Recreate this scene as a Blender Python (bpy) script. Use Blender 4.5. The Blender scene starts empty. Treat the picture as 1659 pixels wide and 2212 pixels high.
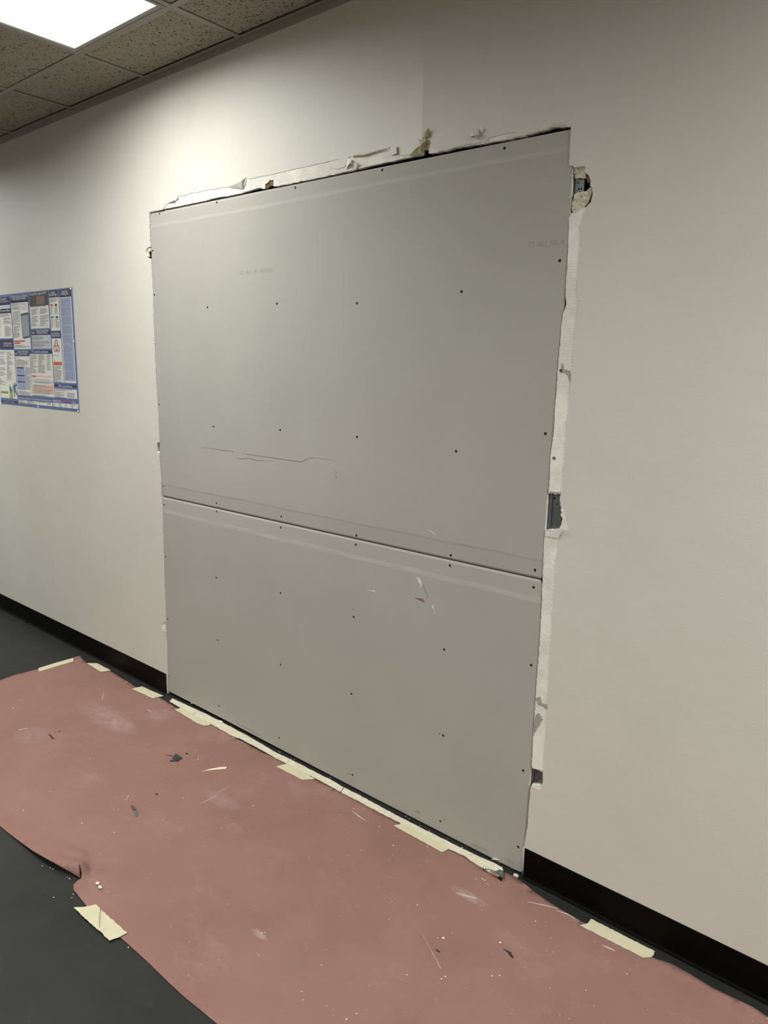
import bpy, bmesh, math, random
from mathutils import Vector, Matrix, noise
from mathutils.geometry import delaunay_2d_cdt

random.seed(7)
scene = bpy.context.scene
COL = scene.collection

# ------------------------------------------------------------------ camera
IMG_W, IMG_H = 1659, 2212
FPX = 1576.02
YAW, PITCH, ROLL = 0.696478, -0.193957, -0.020844
CAM = Vector((2.901473, -1.870685, 1.570872))
R = (Matrix.Rotation(YAW, 3, 'Z') @ Matrix.Rotation(PITCH, 3, 'X') @ Matrix.Rotation(ROLL, 3, 'Y'))
c0, c1, c2 = R.col[0], R.col[1], R.col[2]
cam_data = bpy.data.cameras.new('camera')
cam = bpy.data.objects.new('camera', cam_data)
COL.objects.link(cam)
m = Matrix((c0, c2, -c1)).transposed().to_4x4()
m.translation = CAM
cam.matrix_world = m
cam_data.sensor_fit = 'VERTICAL'
cam_data.sensor_height = 36.0
cam_data.sensor_width = 27.0
cam_data.lens = FPX * 36.0 / IMG_H
cam_data.clip_start = 0.02
scene.camera = cam

# ------------------------------------------------------------------ world, exposure
world = bpy.data.worlds.new('world')
scene.world = world
world.use_nodes = True
world.node_tree.nodes['Background'].inputs['Color'].default_value = (0.02, 0.02, 0.02, 1)
world.node_tree.nodes['Background'].inputs['Strength'].default_value = 0.0
scene.view_settings.view_transform = 'Standard'
scene.view_settings.look = 'None'
scene.view_settings.gamma = 1.0
scene.view_settings.use_curve_mapping = False
scene.view_settings.exposure = 0.0
LAMP = 1.25         # glow of the lens itself
LAMP_W = 41.0       # light each troffer sends down through its prismatic lens
LAMP_SPREAD = 171.0
LAMP_COL = (0.965, 1.0, 0.975)

# ------------------------------------------------------------------ photo point -> point on a real plane
def ray(px, py):
    return R @ Vector(((px - IMG_W / 2) / FPX, 1.0, (IMG_H / 2 - py) / FPX))
def W(px, py, y=0.0):
    d = ray(px, py); t = (y - CAM.y) / d.y; p = CAM + d * t
    return (p.x, p.z)
def F(px, py, z=0.0):
    d = ray(px, py); t = (z - CAM.z) / d.z; p = CAM + d * t
    return (p.x, p.y)
def WL(L, y=0.0): return [W(a, b, y) for a, b in L]
def FL(L, z=0.0): return [F(a, b, z) for a, b in L]

# ------------------------------------------------------------------ materials
MATS = {}
def lin(c):
    return tuple(((v / 255) / 12.92 if v / 255 <= 0.04045 else ((v / 255 + 0.055) / 1.055) ** 2.4) for v in c)
class NT:
    def __init__(self, name):
        self.m = bpy.data.materials.new(name); self.m.use_nodes = True
        self.t = self.m.node_tree; self.b = self.t.nodes['Principled BSDF']
        MATS[name] = self.m
    def n(self, typ, **kw):
        nd = self.t.nodes.new(typ)
        for k, v in kw.items(): setattr(nd, k, v)
        return nd
    def link(self, a, b): self.t.links.new(a, b)
    def coord(self, scale=(1, 1, 1), kind='Object'):
        tc = self.n('ShaderNodeTexCoord'); mp = self.n('ShaderNodeMapping')
        mp.inputs['Scale'].default_value = scale
        self.link(tc.outputs[kind], mp.inputs['Vector'])
        return mp.outputs['Vector']
    def noise(self, vec, scale, detail=3, rough=0.55):
        nd = self.n('ShaderNodeTexNoise'); nd.inputs['Scale'].default_value = scale
        nd.inputs['Detail'].default_value = detail; nd.inputs['Roughness'].default_value = rough
        self.link(vec, nd.inputs['Vector']); return nd.outputs['Fac']
    def ramp(self, fac, stops):
        r = self.n('ShaderNodeValToRGB'); e = r.color_ramp.elements
        while len(e) < len(stops): e.new(0.5)
        for el, (p, c) in zip(e, stops):
            el.position = p; el.color = (c[0], c[1], c[2], 1) if not isinstance(c, (int, float)) else (c, c, c, 1)
        self.link(fac, r.inputs['Fac']); return r.outputs['Color']
    def mix(self, fac, a, b):
        x = self.n('ShaderNodeMix', data_type='RGBA')
        for v, i in ((fac, 0), (a, 6), (b, 7)):
            if isinstance(v, (int, float)): x.inputs[i].default_value = v
            elif isinstance(v, tuple): x.inputs[i].default_value = (v[0], v[1], v[2], 1)
            else: self.link(v, x.inputs[i])
        return x.outputs[2]
    def math(self, op, a, b=0.0, c=0.0):
        x = self.n('ShaderNodeMath', operation=op)
        for i, v in enumerate((a, b, c)):
            if isinstance(v, (int, float)): x.inputs[i].default_value = v
            else: self.link(v, x.inputs[i])
        return x.outputs[0]
    def bump(self, h, dist, strength=1.0, prev=None):
        b = self.n('ShaderNodeBump'); b.inputs['Distance'].default_value = dist
        b.inputs['Strength'].default_value = strength
        self.link(h, b.inputs['Height'])
        if prev is not None: self.link(prev, b.inputs['Normal'])
        return b.outputs['Normal']
    def done(self, col, rough=0.6, normal=None, metal=0.0, spec=0.5):
        b = self.b
        if isinstance(col, tuple): b.inputs['Base Color'].default_value = (col[0], col[1], col[2], 1)
        else: self.link(col, b.inputs['Base Color'])
        if isinstance(rough, (int, float)): b.inputs['Roughness'].default_value = rough
        else: self.link(rough, b.inputs['Roughness'])
        b.inputs['Metallic'].default_value = metal
        b.inputs['Specular IOR Level'].default_value = spec
        if normal is not None: self.link(normal, b.inputs['Normal'])
        return self.m

def plain(name, rgb, rough=0.6, var=0.12, scale=60, metal=0.0, spec=0.5, bump=0.0):
    t = NT(name); v = t.coord(); c = lin(rgb)
    f = t.noise(v, scale, 3)
    lo = tuple(x * (1 - var) for x in c); hi = tuple(min(1, x * (1 + var)) for x in c)
    col = t.ramp(f, [(0.3, lo), (0.7, hi)])
    nm = t.bump(f, bump) if bump else None
    return t.done(col, rough, nm, metal, spec)

# painted wall
t = NT('wall_paint'); v = t.coord()
big = t.noise(v, 1.7, 3); base = t.ramp(big, [(0.3, lin((200, 195, 185))), (0.7, lin((206, 201, 192)))])
sm = t.noise(v, 5.0, 4, 0.65); smud = t.ramp(sm, [(0.62, 0.0), (0.80, 1.0)])
col = t.mix(t.math('MULTIPLY', smud, 0.16), base, lin((155, 144, 135)))
peel = t.noise(v, 260, 2, 0.5); lump_ = t.noise(v, 9, 2)
nm = t.bump(peel, 0.0006, 0.5); nm = t.bump(lump_, 0.004, 0.35, nm)
spw = t.n('ShaderNodeSeparateXYZ'); t.link(v, spw.inputs[0])
dx_ = t.math('ABSOLUTE', t.math('SUBTRACT', spw.outputs[0], 1.4535))     # proud butt joint between two old boards
drop = t.math('MULTIPLY', t.math('POWER', 2.71828, t.math('MULTIPLY', dx_, -6.0)), 0.016)
zf = t.n('ShaderNodeMapRange'); zf.interpolation_type = 'SMOOTHSTEP'
zf.inputs['From Min'].default_value = 2.62; zf.inputs['From Max'].default_value = 2.35
t.link(spw.outputs[2], zf.inputs['Value'])
zf2 = t.n('ShaderNodeMapRange'); zf2.interpolation_type = 'SMOOTHSTEP'
zf2.inputs['From Min'].default_value = 2.10; zf2.inputs['From Max'].default_value = 2.22
t.link(spw.outputs[2], zf2.inputs['Value'])
nm = t.bump(t.math('MULTIPLY', drop, t.math('MULTIPLY', zf.outputs[0], zf2.outputs[0])), 1.0, 1.0, nm)
t.done(col, 0.55, nm, spec=0.3)

# exposed compound, paper tape ribs
t = NT('torn_compound'); v = t.coord()
rib = t.n('ShaderNodeTexWave', wave_type='BANDS', bands_direction='Z')
rib.inputs['Scale'].default_value = 82; rib.inputs['Distortion'].default_value = 1.6
rib.inputs['Detail'].default_value = 2; rib.inputs['Detail Scale'].default_value = 3
t.link(v, rib.inputs['Vector'])
nz = t.noise(v, 40, 4, 0.6)
base = t.ramp(nz, [(0.3, lin((222, 217, 206))), (0.75, lin((237, 233, 224)))])
gr = t.ramp(t.noise(v, 22, 3), [(0.66, 0.0), (0.72, 1.0)])
col = t.mix(t.math('MULTIPLY', gr, 0.35), base, lin((176, 170, 160)))
msk = t.ramp(t.noise(v, 6, 2), [(0.40, 0.15), (0.55, 1.0)])
h = t.math('MULTIPLY', rib.outputs['Fac'], msk)
nm = t.bump(h, 0.0014, 0.75); nm = t.bump(nz, 0.0015, 0.5, nm)
t.done(col, 0.85, nm, spec=0.2)

# drywall face paper
def sheet_mat(name, bands):
    t = NT(name); v = t.coord()
    big = t.noise(v, 2.2, 4); c1_, c2_ = lin((162, 158, 150)), lin((168, 164, 156))
    col = t.ramp(big, [(0.3, c1_), (0.7, c2_)])
    sp = t.n('ShaderNodeSeparateXYZ'); t.link(v, sp.inputs[0])
    fib = t.noise(t.coord((30, 30, 400)), 1.0, 2)
    wob = t.math('MULTIPLY_ADD', t.noise(t.coord((3, 3, 3)), 1.0, 2), 0.016, -0.008)
    zz = t.math('ADD', sp.outputs[2], wob)
    for z0, hw, amt, tint in bands:
        d = t.math('ABSOLUTE', t.math('SUBTRACT', zz, z0))
        k = t.math('SUBTRACT', 1.0, t.math('DIVIDE', d, hw))
        k = t.math('MULTIPLY', t.math('MINIMUM', t.math('MAXIMUM', t.math('MULTIPLY', k, 2.2), 0.0), 1.0), amt)
        brk = t.ramp(t.noise(t.coord((7, 7, 60)), 1.0, 3), [(0.3, 0.35), (0.6, 1.0)])
        col = t.mix(t.math('MULTIPLY', k, brk), col, lin(tint))
    sc = t.ramp(t.noise(v, 3.4, 5, 0.7), [(0.66, 0.0), (0.8, 1.0)])
    col = t.mix(t.math('MULTIPLY', sc, 0.12), col, lin((134, 127, 118)))
    nm = t.bump(t.noise(v, 420, 2), 0.0003, 0.4); nm = t.bump(fib, 0.0004, 0.2, nm)
    t.done(col, 0.8, nm, spec=0.2)
sheet_mat('sheet_paper_upper', [(2.146, 0.007, 0.19, (204, 202, 197)), (1.031, 0.004, 0.40, (134, 127, 119))])
sheet_mat('sheet_paper_lower', [(0.911, 0.010, 0.30, (204, 201, 195))])

plain('gypsum', (205, 195, 174), 0.95, 0.18, 35, spec=0.1, bump=0.004)
plain('gypsum_white', (232, 228, 218), 0.95, 0.08, 60, spec=0.1, bump=0.002)
plain('kraft', (122, 98, 70), 0.9, 0.2, 50, spec=0.1)
plain('galvanised', (112, 116, 118), 0.42, 0.18, 22, metal=0.85, bump=0.0006)
plain('screw_black', (20, 19, 19), 0.55, 0.1, 60, metal=0.2)
plain('fibre', (150, 145, 104), 0.95, 0.25, 90, spec=0.1, bump=0.003)
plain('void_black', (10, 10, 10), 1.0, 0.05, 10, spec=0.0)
plain('graphite', (100, 98, 92), 0.7, 0.1, 200)
plain('ink_faint', (144, 140, 132), 0.8, 0.1, 300)
plain('scuff_white', (226, 224, 218), 0.9, 0.1, 100)
plain('stain_dark', (158, 151, 143), 0.9, 0.1, 100)
plain('rubber_toe_dust', (150, 145, 135), 0.9, 0.1, 100)

# black rubber base
t = NT('rubber_base'); v = t.coord()
d_ = t.ramp(t.noise(v, 30, 4, 0.7), [(0.64, 0.0), (0.85, 1.0)])
col = t.mix(t.math('MULTIPLY', d_, 0.12), lin((7, 6, 6)), lin((70, 66, 62)))
t.done(col, 0.42, t.bump(t.noise(v, 6, 2), 0.002, 0.3), spec=0.08)

# dark resilient floor
t = NT('floor_vinyl'); v = t.coord()
base = t.ramp(t.noise(v, 4.2, 5, 0.6), [(0.25, lin((33, 33, 32))), (0.75, lin((46, 46, 44)))])
sc = t.ramp(t.noise(t.coord((3, 9, 1)), 2.0, 5, 0.7), [(0.62, 0.0), (0.80, 1.0)])
col = t.mix(t.math('MULTIPLY', sc, 0.22), base, lin((104, 104, 100)))
sp_ = t.ramp(t.noise(v, 160, 2, 0.5), [(0.77, 0.0), (0.80, 1.0)])
col = t.mix(t.math('MULTIPLY', sp_, 0.5), col, lin((190, 188, 180)))
t.done(col, 0.5, t.bump(t.noise(v, 14, 3), 0.002, 0.2), spec=0.2)

# red rosin paper
t = NT('rosin_paper'); v = t.coord()
base = t.ramp(t.noise(v, 3.1, 4, 0.6), [(0.28, lin((136, 101, 90))), (0.72, lin((147, 111, 101)))])
blot = t.ramp(t.noise(v, 13, 4, 0.6), [(0.60, 0.0), (0.74, 1.0)])
col = t.mix(t.math('MULTIPLY', blot, 0.13), base, lin((100, 70, 63)))
dust = t.ramp(t.noise(t.coord((1.0, 1.6, 1)), 2.6, 6, 0.72), [(0.57, 0.0), (0.78, 1.0)])
col = t.mix(t.math('MULTIPLY', dust, 0.30), col, lin((178, 152, 141)))
spx = t.n('ShaderNodeSeparateXYZ'); t.link(v, spx.inputs[0])
grain = t.ramp(t.noise(t.coord((3, 6, 1)), 6, 5, 0.7), [(0.35, 0.1), (0.62, 1.0)])
for (pu, pv), ru, rv, am in ((F(228, 1548), .22, .075, .30), (F(262, 1570), .10, .06, .22), (F(345, 1545), .07, .07, .28), (F(1010, 1936), .07, .02, .5), (F(560, 2020), .035, .012, .5), (F(1300, 2000), .25, .05, .22), (F(480, 1730), .10, .04, .25), (F(70, 1590), .10, .07, .2)):
    a_ = t.math('DIVIDE', t.math('SUBTRACT', spx.outputs[0], pu), ru); b_ = t.math('DIVIDE', t.math('SUBTRACT', spx.outputs[1], pv), rv)
    r2 = t.math('ADD', t.math('MULTIPLY', a_, a_), t.math('MULTIPLY', b_, b_))
    k_ = t.math('MULTIPLY', t.math('MAXIMUM', t.math('SUBTRACT', 1.0, r2), 0.0), am)
    col = t.mix(t.math('MULTIPLY', k_, grain), col, lin((190, 172, 164)))
dk = t.ramp(t.noise(v, 90, 3, 0.6), [(0.72, 0.0), (0.78, 1.0)])
col = t.mix(t.math('MULTIPLY', dk, 0.35), col, lin((96, 66, 58)))
wh = t.ramp(t.noise(v, 130, 2, 0.5), [(0.765, 0.0), (0.785, 1.0)])
col = t.mix(t.math('MULTIPLY', wh, 0.55), col, lin((226, 214, 204)))
nm = t.bump(t.noise(v, 300, 2), 0.0004, 0.4)
nm = t.bump(t.noise(t.coord((1, 2.2, 1)), 7, 3, 0.5), 0.005, 0.35, nm)
t.done(col, 0.78, nm, spec=0.2)
plain('rosin_under', (150, 112, 100), 0.85, 0.1, 30, spec=0.15)

# masking tape
def tape_mat(name, rgb, dirt, dirtcol=(120, 112, 96), dusty=False):
    t = NT(name); v = t.coord()
    base = t.ramp(t.noise(v, 18, 3), [(0.3, tuple(x * 0.93 for x in lin(rgb))), (0.7, lin(rgb))])
    d = t.ramp(t.noise(v, 34, 5, 0.7), [(0.56, 0.0), (0.74, 1.0)])
    col = t.mix(t.math('MULTIPLY', d, dirt), base, lin(dirtcol))
    if dusty:
        w_ = t.ramp(t.noise(t.coord((1, 3, 1)), 26, 5, 0.7), [(0.50, 0.0), (0.68, 1.0)])
        col = t.mix(t.math('MULTIPLY', w_, 0.75), col, lin((228, 225, 216)))
    nm = t.bump(t.noise(t.coord((1, 1, 1)), 240, 2), 0.0006, 0.5)
    t.done(col, 0.75, nm, spec=0.2)
tape_mat('tape_fresh', (207, 199, 168), 0.22)
tape_mat('tape_old', (214, 205, 180), 0.6, (136, 126, 104), True)
plain('tape_crease', (150, 146, 118), 0.8, 0.1, 80)

# acoustic tile
t = NT('ceiling_tile'); v = t.coord()
obi = t.n('ShaderNodeObjectInfo')
loc = t.n('ShaderNodeVectorMath', operation='ADD')
t.link(v, loc.inputs[0])
cmb = t.n('ShaderNodeCombineXYZ'); t.link(t.math('MULTIPLY', obi.outputs['Random'], 37.0), cmb.inputs[0])
t.link(t.math('MULTIPLY', obi.outputs['Random'], 91.0), cmb.inputs[1])
t.link(cmb.outputs[0], loc.inputs[1]); vv = loc.outputs[0]
wn = t.n('ShaderNodeTexNoise'); wn.inputs['Scale'].default_value = 40; t.link(vv, wn.inputs['Vector'])
wm = t.n('ShaderNodeVectorMath', operation='SCALE'); t.link(wn.outputs['Color'], wm.inputs[0]); wm.inputs['Scale'].default_value = 0.022
wa = t.n('ShaderNodeVectorMath', operation='ADD'); t.link(vv, wa.inputs[0]); t.link(wm.outputs[0], wa.inputs[1])
vo = t.n('ShaderNodeTexVoronoi'); vo.inputs['Scale'].default_value = 95; t.link(wa.outputs[0], vo.inputs['Vector'])
clump = t.noise(vv, 30, 2)
thr = t.math('MULTIPLY_ADD', clump, 0.62, -0.07)
pit = t.math('LESS_THAN', vo.outputs['Distance'], thr)
fine = t.noise(vv, 120, 3)
base = t.ramp(fine, [(0.3, lin((152, 147, 133))), (0.7, lin((172, 166, 152)))])
col = t.mix(pit, base, lin((60, 54, 45)))
hh = t.math('SUBTRACT', 1.0, pit)
nm = t.bump(hh, 0.003, 0.8); nm = t.bump(fine, 0.002, 0.4, nm)
t.done(col, 0.95, nm, spec=0.1)
plain('grid_white', (150, 146, 134), 0.45, 0.04, 8, spec=0.4)
plain('light_frame', (160, 157, 148), 0.45, 0.04, 8, spec=0.4)
plain('plenum', (60, 58, 54), 0.95, 0.1, 4)
t = NT('diffuser'); v = t.coord()
wv = t.n('ShaderNodeTexWave', wave_type='BANDS', bands_direction='X'); wv.inputs['Scale'].default_value = 1.55
wv.inputs['Distortion'].default_value = 0.0; t.link(v, wv.inputs['Vector'])
e = t.math('MULTIPLY_ADD', wv.outputs['Fac'], 0.16 * LAMP, 0.90 * LAMP)
t.done(lin((240, 242, 244)), 0.4)
t.b.inputs['Emission Color'].default_value = (0.97, 0.99, 1.0, 1)
t.link(e, t.b.inputs['Emission Strength'])

# poster inks
for nme, rgb in dict(p_blue=(86, 104, 152), p_navy=(40, 41, 84), p_white=(214, 213, 204), p_lav=(146, 156, 188), p_grey=(186, 188, 196),
                     p_text=(150, 150, 150), p_dark=(66, 66, 78), p_red=(176, 60, 52), p_peach=(222, 178, 160), p_orange=(196, 92, 68),
                     p_photo=(62, 52, 50), p_photo2=(112, 94, 86), p_green=(150, 160, 60), p_teal=(60, 108, 96), p_yellow=(202, 172, 48),
                     p_phone=(64, 68, 76), p_screen=(142, 148, 156), p_head=(222, 222, 222), p_blue2=(70, 92, 150)).items():
    plain(nme, rgb, 0.42, 0.03, 40, spec=0.4)
plain('pin_white', (240, 240, 236), 0.35, 0.02, 40)
plain('chip_dark', (44, 46, 48), 0.5, 0.25, 160)
plain('chip_brown', (98, 66, 60), 0.7, 0.15, 120)
plain('chip_slate', (88, 94, 94), 0.6, 0.12, 120)
plain('sliver_cream', (232, 216, 186), 0.85, 0.08, 120)

# ------------------------------------------------------------------ builders
def tag(o, label=None, cat=None, group=None, kind=None):
    if label: o['label'] = label
    if cat: o['category'] = cat
    if group: o['group'] = group
    if kind: o['kind'] = kind
    return o
def empty(name, loc=(0, 0, 0)):
    o = bpy.data.objects.new(name, None); o.empty_display_size = 0.05
    COL.objects.link(o); o.location = loc; return o
def mesh_obj(name, verts, faces, mat, parent=None, smooth=False, weld=True):
    bm = bmesh.new()
    vs = [bm.verts.new(v) for v in verts]
    for f in faces:
        try: bm.faces.new([vs[i] for i in f])
        except ValueError: pass
    if weld: bmesh.ops.remove_doubles(bm, verts=bm.verts, dist=1e-6)
    bmesh.ops.recalc_face_normals(bm, faces=bm.faces)
    me = bpy.data.meshes.new(name); bm.to_mesh(me); bm.free()
    if isinstance(mat, str): mat = MATS[mat]
    me.materials.append(mat)
    if smooth:
        for p in me.polygons: p.use_smooth = True
    return link_mesh(name, me, parent)
def link_mesh(name, me, parent=None):
    o = bpy.data.objects.new(name, me); COL.objects.link(o)
    if parent is not None:
        o.parent = parent
        if parent.type == 'EMPTY' and parent.location.length > 0:
            o.matrix_parent_inverse = Matrix.Translation(-parent.location)
    return o
def inside(p, poly):
    x, y = p; c = False; j = len(poly) - 1
    for i in range(len(poly)):
        xi, yi = poly[i]; xj, yj = poly[j]
        if (yi > y) != (yj > y) and x < (xj - xi) * (y - yi) / (yj - yi) + xi: c = not c
        j = i
    return c
def bbox(poly):
    xs = [p[0] for p in poly]; ys = [p[1] for p in poly]
    return min(xs), min(ys), max(xs), max(ys)
def triangulate(outer, holes=(), lines=(), pts=()):
    V, E = [], []
    for loop in [outer] + list(holes):
        s = len(V); V += [Vector(p) for p in loop]
        E += [(s + i, s + (i + 1) % len(loop)) for i in range(len(loop))]
    for a, b in lines:
        s = len(V); V += [Vector(a), Vector(b)]; E.append((s, s + 1))
    V += [Vector(p) for p in pts]
    r = delaunay_2d_cdt(V, E, [], 0, 1e-7)
    vo, fo = r[0], r[2]
    hb = [(bbox(h), h) for h in holes]
    out = []
    for f in fo:
        cx = sum(vo[i].x for i in f) / len(f); cy = sum(vo[i].y for i in f) / len(f)
        if not inside((cx, cy), outer): continue
        if any(b[0] <= cx <= b[2] and b[1] <= cy <= b[3] and inside((cx, cy), h) for b, h in hb): continue
        out.append(tuple(f))
    return [(p.x, p.y) for p in vo], out
def wallmap(u, v, d): return (u, -d, v)      # d = distance out of the wall face, into the room
def floormap(u, v, d): return (u, v, d)      # d = height over the floor
def plate(name, outer, mat, top, thick, mp=wallmap, holes=(), lines=(), pts=(), parent=None, smooth=False, back=None):
    topf = top if callable(top) else (lambda u, v: top)
    P, T = triangulate(outer, holes, lines, pts)
    verts, faces = [], []
    for u, v in P: verts.append(mp(u, v, topf(u, v)))
    faces += T
    n = len(verts)
    if thick > 0:
        for u, v in P: verts.append(mp(u, v, back if back is not None else topf(u, v) - thick))
        faces += [tuple(n + i for i in reversed(f)) for f in T]
        idx = {}
        from collections import Counter
        cnt = Counter()
        for f in T:
            for i in range(len(f)):
                a, b = f[i], f[(i + 1) % len(f)]
                cnt[(min(a, b), max(a, b))] += 1
        for (a, b), k in cnt.items():
            if k == 1: faces.append((a, b, n + b, n + a))
    return mesh_obj(name, verts, faces, mat, parent, smooth)
def rough(loop, seg, amp, closed=True, rnd=random):
    out = []; n = len(loop)
    for i in range(n if closed else n - 1):
        a = loop[i]; b = loop[(i + 1) % n]
        L = math.hypot(b[0] - a[0], b[1] - a[1]); k = max(1, int(L / seg))
        nx, ny = (-(b[1] - a[1]) / L, (b[0] - a[0]) / L) if L > 1e-9 else (0, 0)
        for j in range(k):
            t_ = j / k; s = rnd.uniform(-amp, amp) if j else rnd.uniform(-amp, amp) * 0.3
            out.append((a[0] + (b[0] - a[0]) * t_ + nx * s, a[1] + (b[1] - a[1]) * t_ + ny * s))
    if not closed: out.append(loop[-1])
    return out
def grid_pts(poly, step, jit=0.3):
    b = bbox(poly); out = []; x = b[0] + step / 2
    while x < b[2]:
        y = b[1] + step / 2
        while y < b[3]:
            q = (x + random.uniform(-jit, jit) * step, y + random.uniform(-jit, jit) * step)
            if inside(q, poly): out.append(q)
            y += step
        x += step
    return out
def box(name, lo, hi, mat, parent=None, bevel=0.0):
    x0, y0, z0 = lo; x1, y1, z1 = hi
    v = [(x0, y0, z0), (x1, y0, z0), (x1, y1, z0), (x0, y1, z0), (x0, y0, z1), (x1, y0, z1), (x1, y1, z1), (x0, y1, z1)]
    f = [(0, 3, 2, 1), (4, 5, 6, 7), (0, 1, 5, 4), (1, 2, 6, 5), (2, 3, 7, 6), (3, 0, 4, 7)]
    o = mesh_obj(name, v, f, mat, parent)
    if bevel:
        bm = bmesh.new(); bm.from_mesh(o.data)
        bmesh.ops.bevel(bm, geom=list(bm.edges), offset=bevel, segments=2, affect='EDGES')
        bm.to_mesh(o.data); bm.free()
    return o
def extrude_x(name, prof, x0, x1, mat, parent=None):
    """profile of (y,z) points swept along the wall"""
    n = len(prof)
    v = [(x0, y, z) for y, z in prof] + [(x1, y, z) for y, z in prof]
    f = [(i, (i + 1) % n, n + (i + 1) % n, n + i) for i in range(n)] + [tuple(range(n)), tuple(range(2 * n - 1, n - 1, -1))]
    return mesh_obj(name, v, f, mat, parent)
def tube(name, pts, radii, mat, parent=None, seg=8):
    verts, faces = [], []
    P = [Vector(p) for p in pts]
    if not isinstance(radii, (list, tuple)): radii = [radii] * len(P)
    for i, p in enumerate(P):
        d = (P[min(i + 1, len(P) - 1)] - P[max(i - 1, 0)]).normalized()
        a = d.orthogonal().normalized() if abs(d.z) > 0.95 else d.cross(Vector((0, 0, 1))).normalized()
        b = d.cross(a)
        for k in range(seg):
            an = 2 * math.pi * k / seg
            verts.append(p + (a * math.cos(an) + b * math.sin(an)) * radii[i])
    for i in range(len(P) - 1):
        for k in range(seg):
            faces.append((i * seg + k, i * seg + (k + 1) % seg, (i + 1) * seg + (k + 1) % seg, (i + 1) * seg + k))
    faces += [tuple(range(seg)), tuple(range((len(P) - 1) * seg, len(P) * seg))]
    return mesh_obj(name, verts, faces, mat, parent, smooth=True)
def ribbon2d(line, widths):
    """closed outline around a polyline"""
    n = len(line)
    if not isinstance(widths, (list, tuple)): widths = [widths] * n
    L, Rr = [], []
    for i in range(n):
        a = line[max(i - 1, 0)]; b = line[min(i + 1, n - 1)]
        dx, dy = b[0] - a[0], b[1] - a[1]; l = math.hypot(dx, dy) or 1
        w = widths[i] / 2
        L.append((line[i][0] - dy / l * w, line[i][1] + dx / l * w)); Rr.append((line[i][0] + dy / l * w, line[i][1] - dx / l * w))
    return L + Rr[::-1]

# ------------------------------------------------------------------ room
X0, X1, Y0, HC = -4.4, 5.2, -4.9, 2.7217
XT0, T = -1.200235, 0.6096
W1 = 0.293           # cut tile row against the wall

floor = box('floor', (X0, Y0, -0.03), (X1, 0.2, 0.0), 'floor_vinyl'); tag(floor, kind='structure')
for nme, lo, hi in (('wall_left', (X0 - .1, Y0, 0), (X0, 0.0, 2.9)), ('wall_right', (X1, Y0, 0), (X1 + .1, 0.0, 2.9)),
                    ('wall_front', (X0 - .1, Y0 - .1, 0), (X1 + .1, Y0, 2.9))):
    tag(box(nme, lo, hi, 'wall_paint'), kind='structure')

# --- the damaged wall: paint skin over a gypsum core, both cut open
LEFT = [(360, 1452), (358.5, 1396), (357, 1362), (349, 1360), (348, 1348), (356.5, 1344), (355, 1290), (352.5, 1231), (351, 1170),
        (348.5, 1100), (346.5, 1068), (345, 1021), (342, 979), (337.5, 975), (338, 958), (342, 955), (339, 884), (334, 793), (331, 718),
        (328, 636), (324, 560), (315, 556), (313.5, 545), (317, 536), (323, 533), (321.5, 500), (320.5, 459)]
TOP_SKIN = [(323, 457), (351, 453), (361.7, 439), (367.5, 438), (377, 432.3), (384, 422.7), (394.5, 422.7), (402, 421.7), (412, 417),
            (425.4, 416), (444.7, 411), (473.6, 406.3), (494.8, 403.4), (512, 396.7), (523.8, 390.9), (531.5, 383.5), (539, 386.6),
            (570, 380), (589, 376.4), (597, 374), (620, 368.7), (665, 359), (732, 343.5), (730, 347), (713, 352.5), (713, 363), (730, 365),
            (744, 361), (749, 351), (752, 341.7), (757, 337), (773.6, 331), (790, 333), (813, 327), (833, 322), (844, 317), (856, 316.5),
            (858, 331), (866, 336), (884.6, 335), (897, 321.7), (909, 313), (904, 299.4), (912, 302), (924, 277), (929, 289.5), (928, 304.4),
            (938, 322), (946, 327), (968, 323), (984, 318), (1013, 312.5), (1052, 306), (1054, 298), (1085, 290), (1112, 284.6), (1111, 287),
            (1090, 295), (1097, 298.5), (1127, 293.5), (1151, 286), (1178.7, 279.5), (1189, 273.5), (1198.5, 265), (1206, 266.5), (1233.5, 272)]
RIGHT_SKIN = [(1231, 320), (1229, 357), (1236, 357.5), (1241.7, 361.5), (1257, 359), (1264.5, 359.5), (1263.5, 372), (1272, 379),
              (1276, 389), (1275, 401), (1279, 404.6), (1281, 420), (1277, 437), (1268, 447), (1266, 454), (1260.7, 465), (1257, 480), (1252, 490),
              (1255, 503), (1253, 522), (1251, 558), (1247.4, 583), (1246.4, 632), (1250, 648), (1247, 674), (1243.6, 701), (1240, 740),
              (1236.7, 781), (1238, 796), (1233, 820), (1231.8, 838), (1227.6, 891), (1222.5, 915), (1224, 928), (1222.5, 960), (1219.6, 996),
              (1216.4, 1033), (1214, 1062), (1210, 1077), (1211, 1091), (1219.6, 1098), (1222, 1108), (1227, 1128), (1229, 1145), (1214.7, 1153),
              (1205, 1174), (1206.5, 1187), (1199, 1209), (1200, 1240), (1197.6, 1280), (1196, 1294), (1191, 1374), (1186, 1453), (1183, 1527),
              (1179, 1583), (1175, 1626), (1173.8, 1660), (1173, 1681), (1171, 1703), (1164, 1704.5), (1147, 1699), (1145, 1712), (1142, 1743),
              (1139, 1788), (1132.5, 1827), (1129, 1832)]
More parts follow.
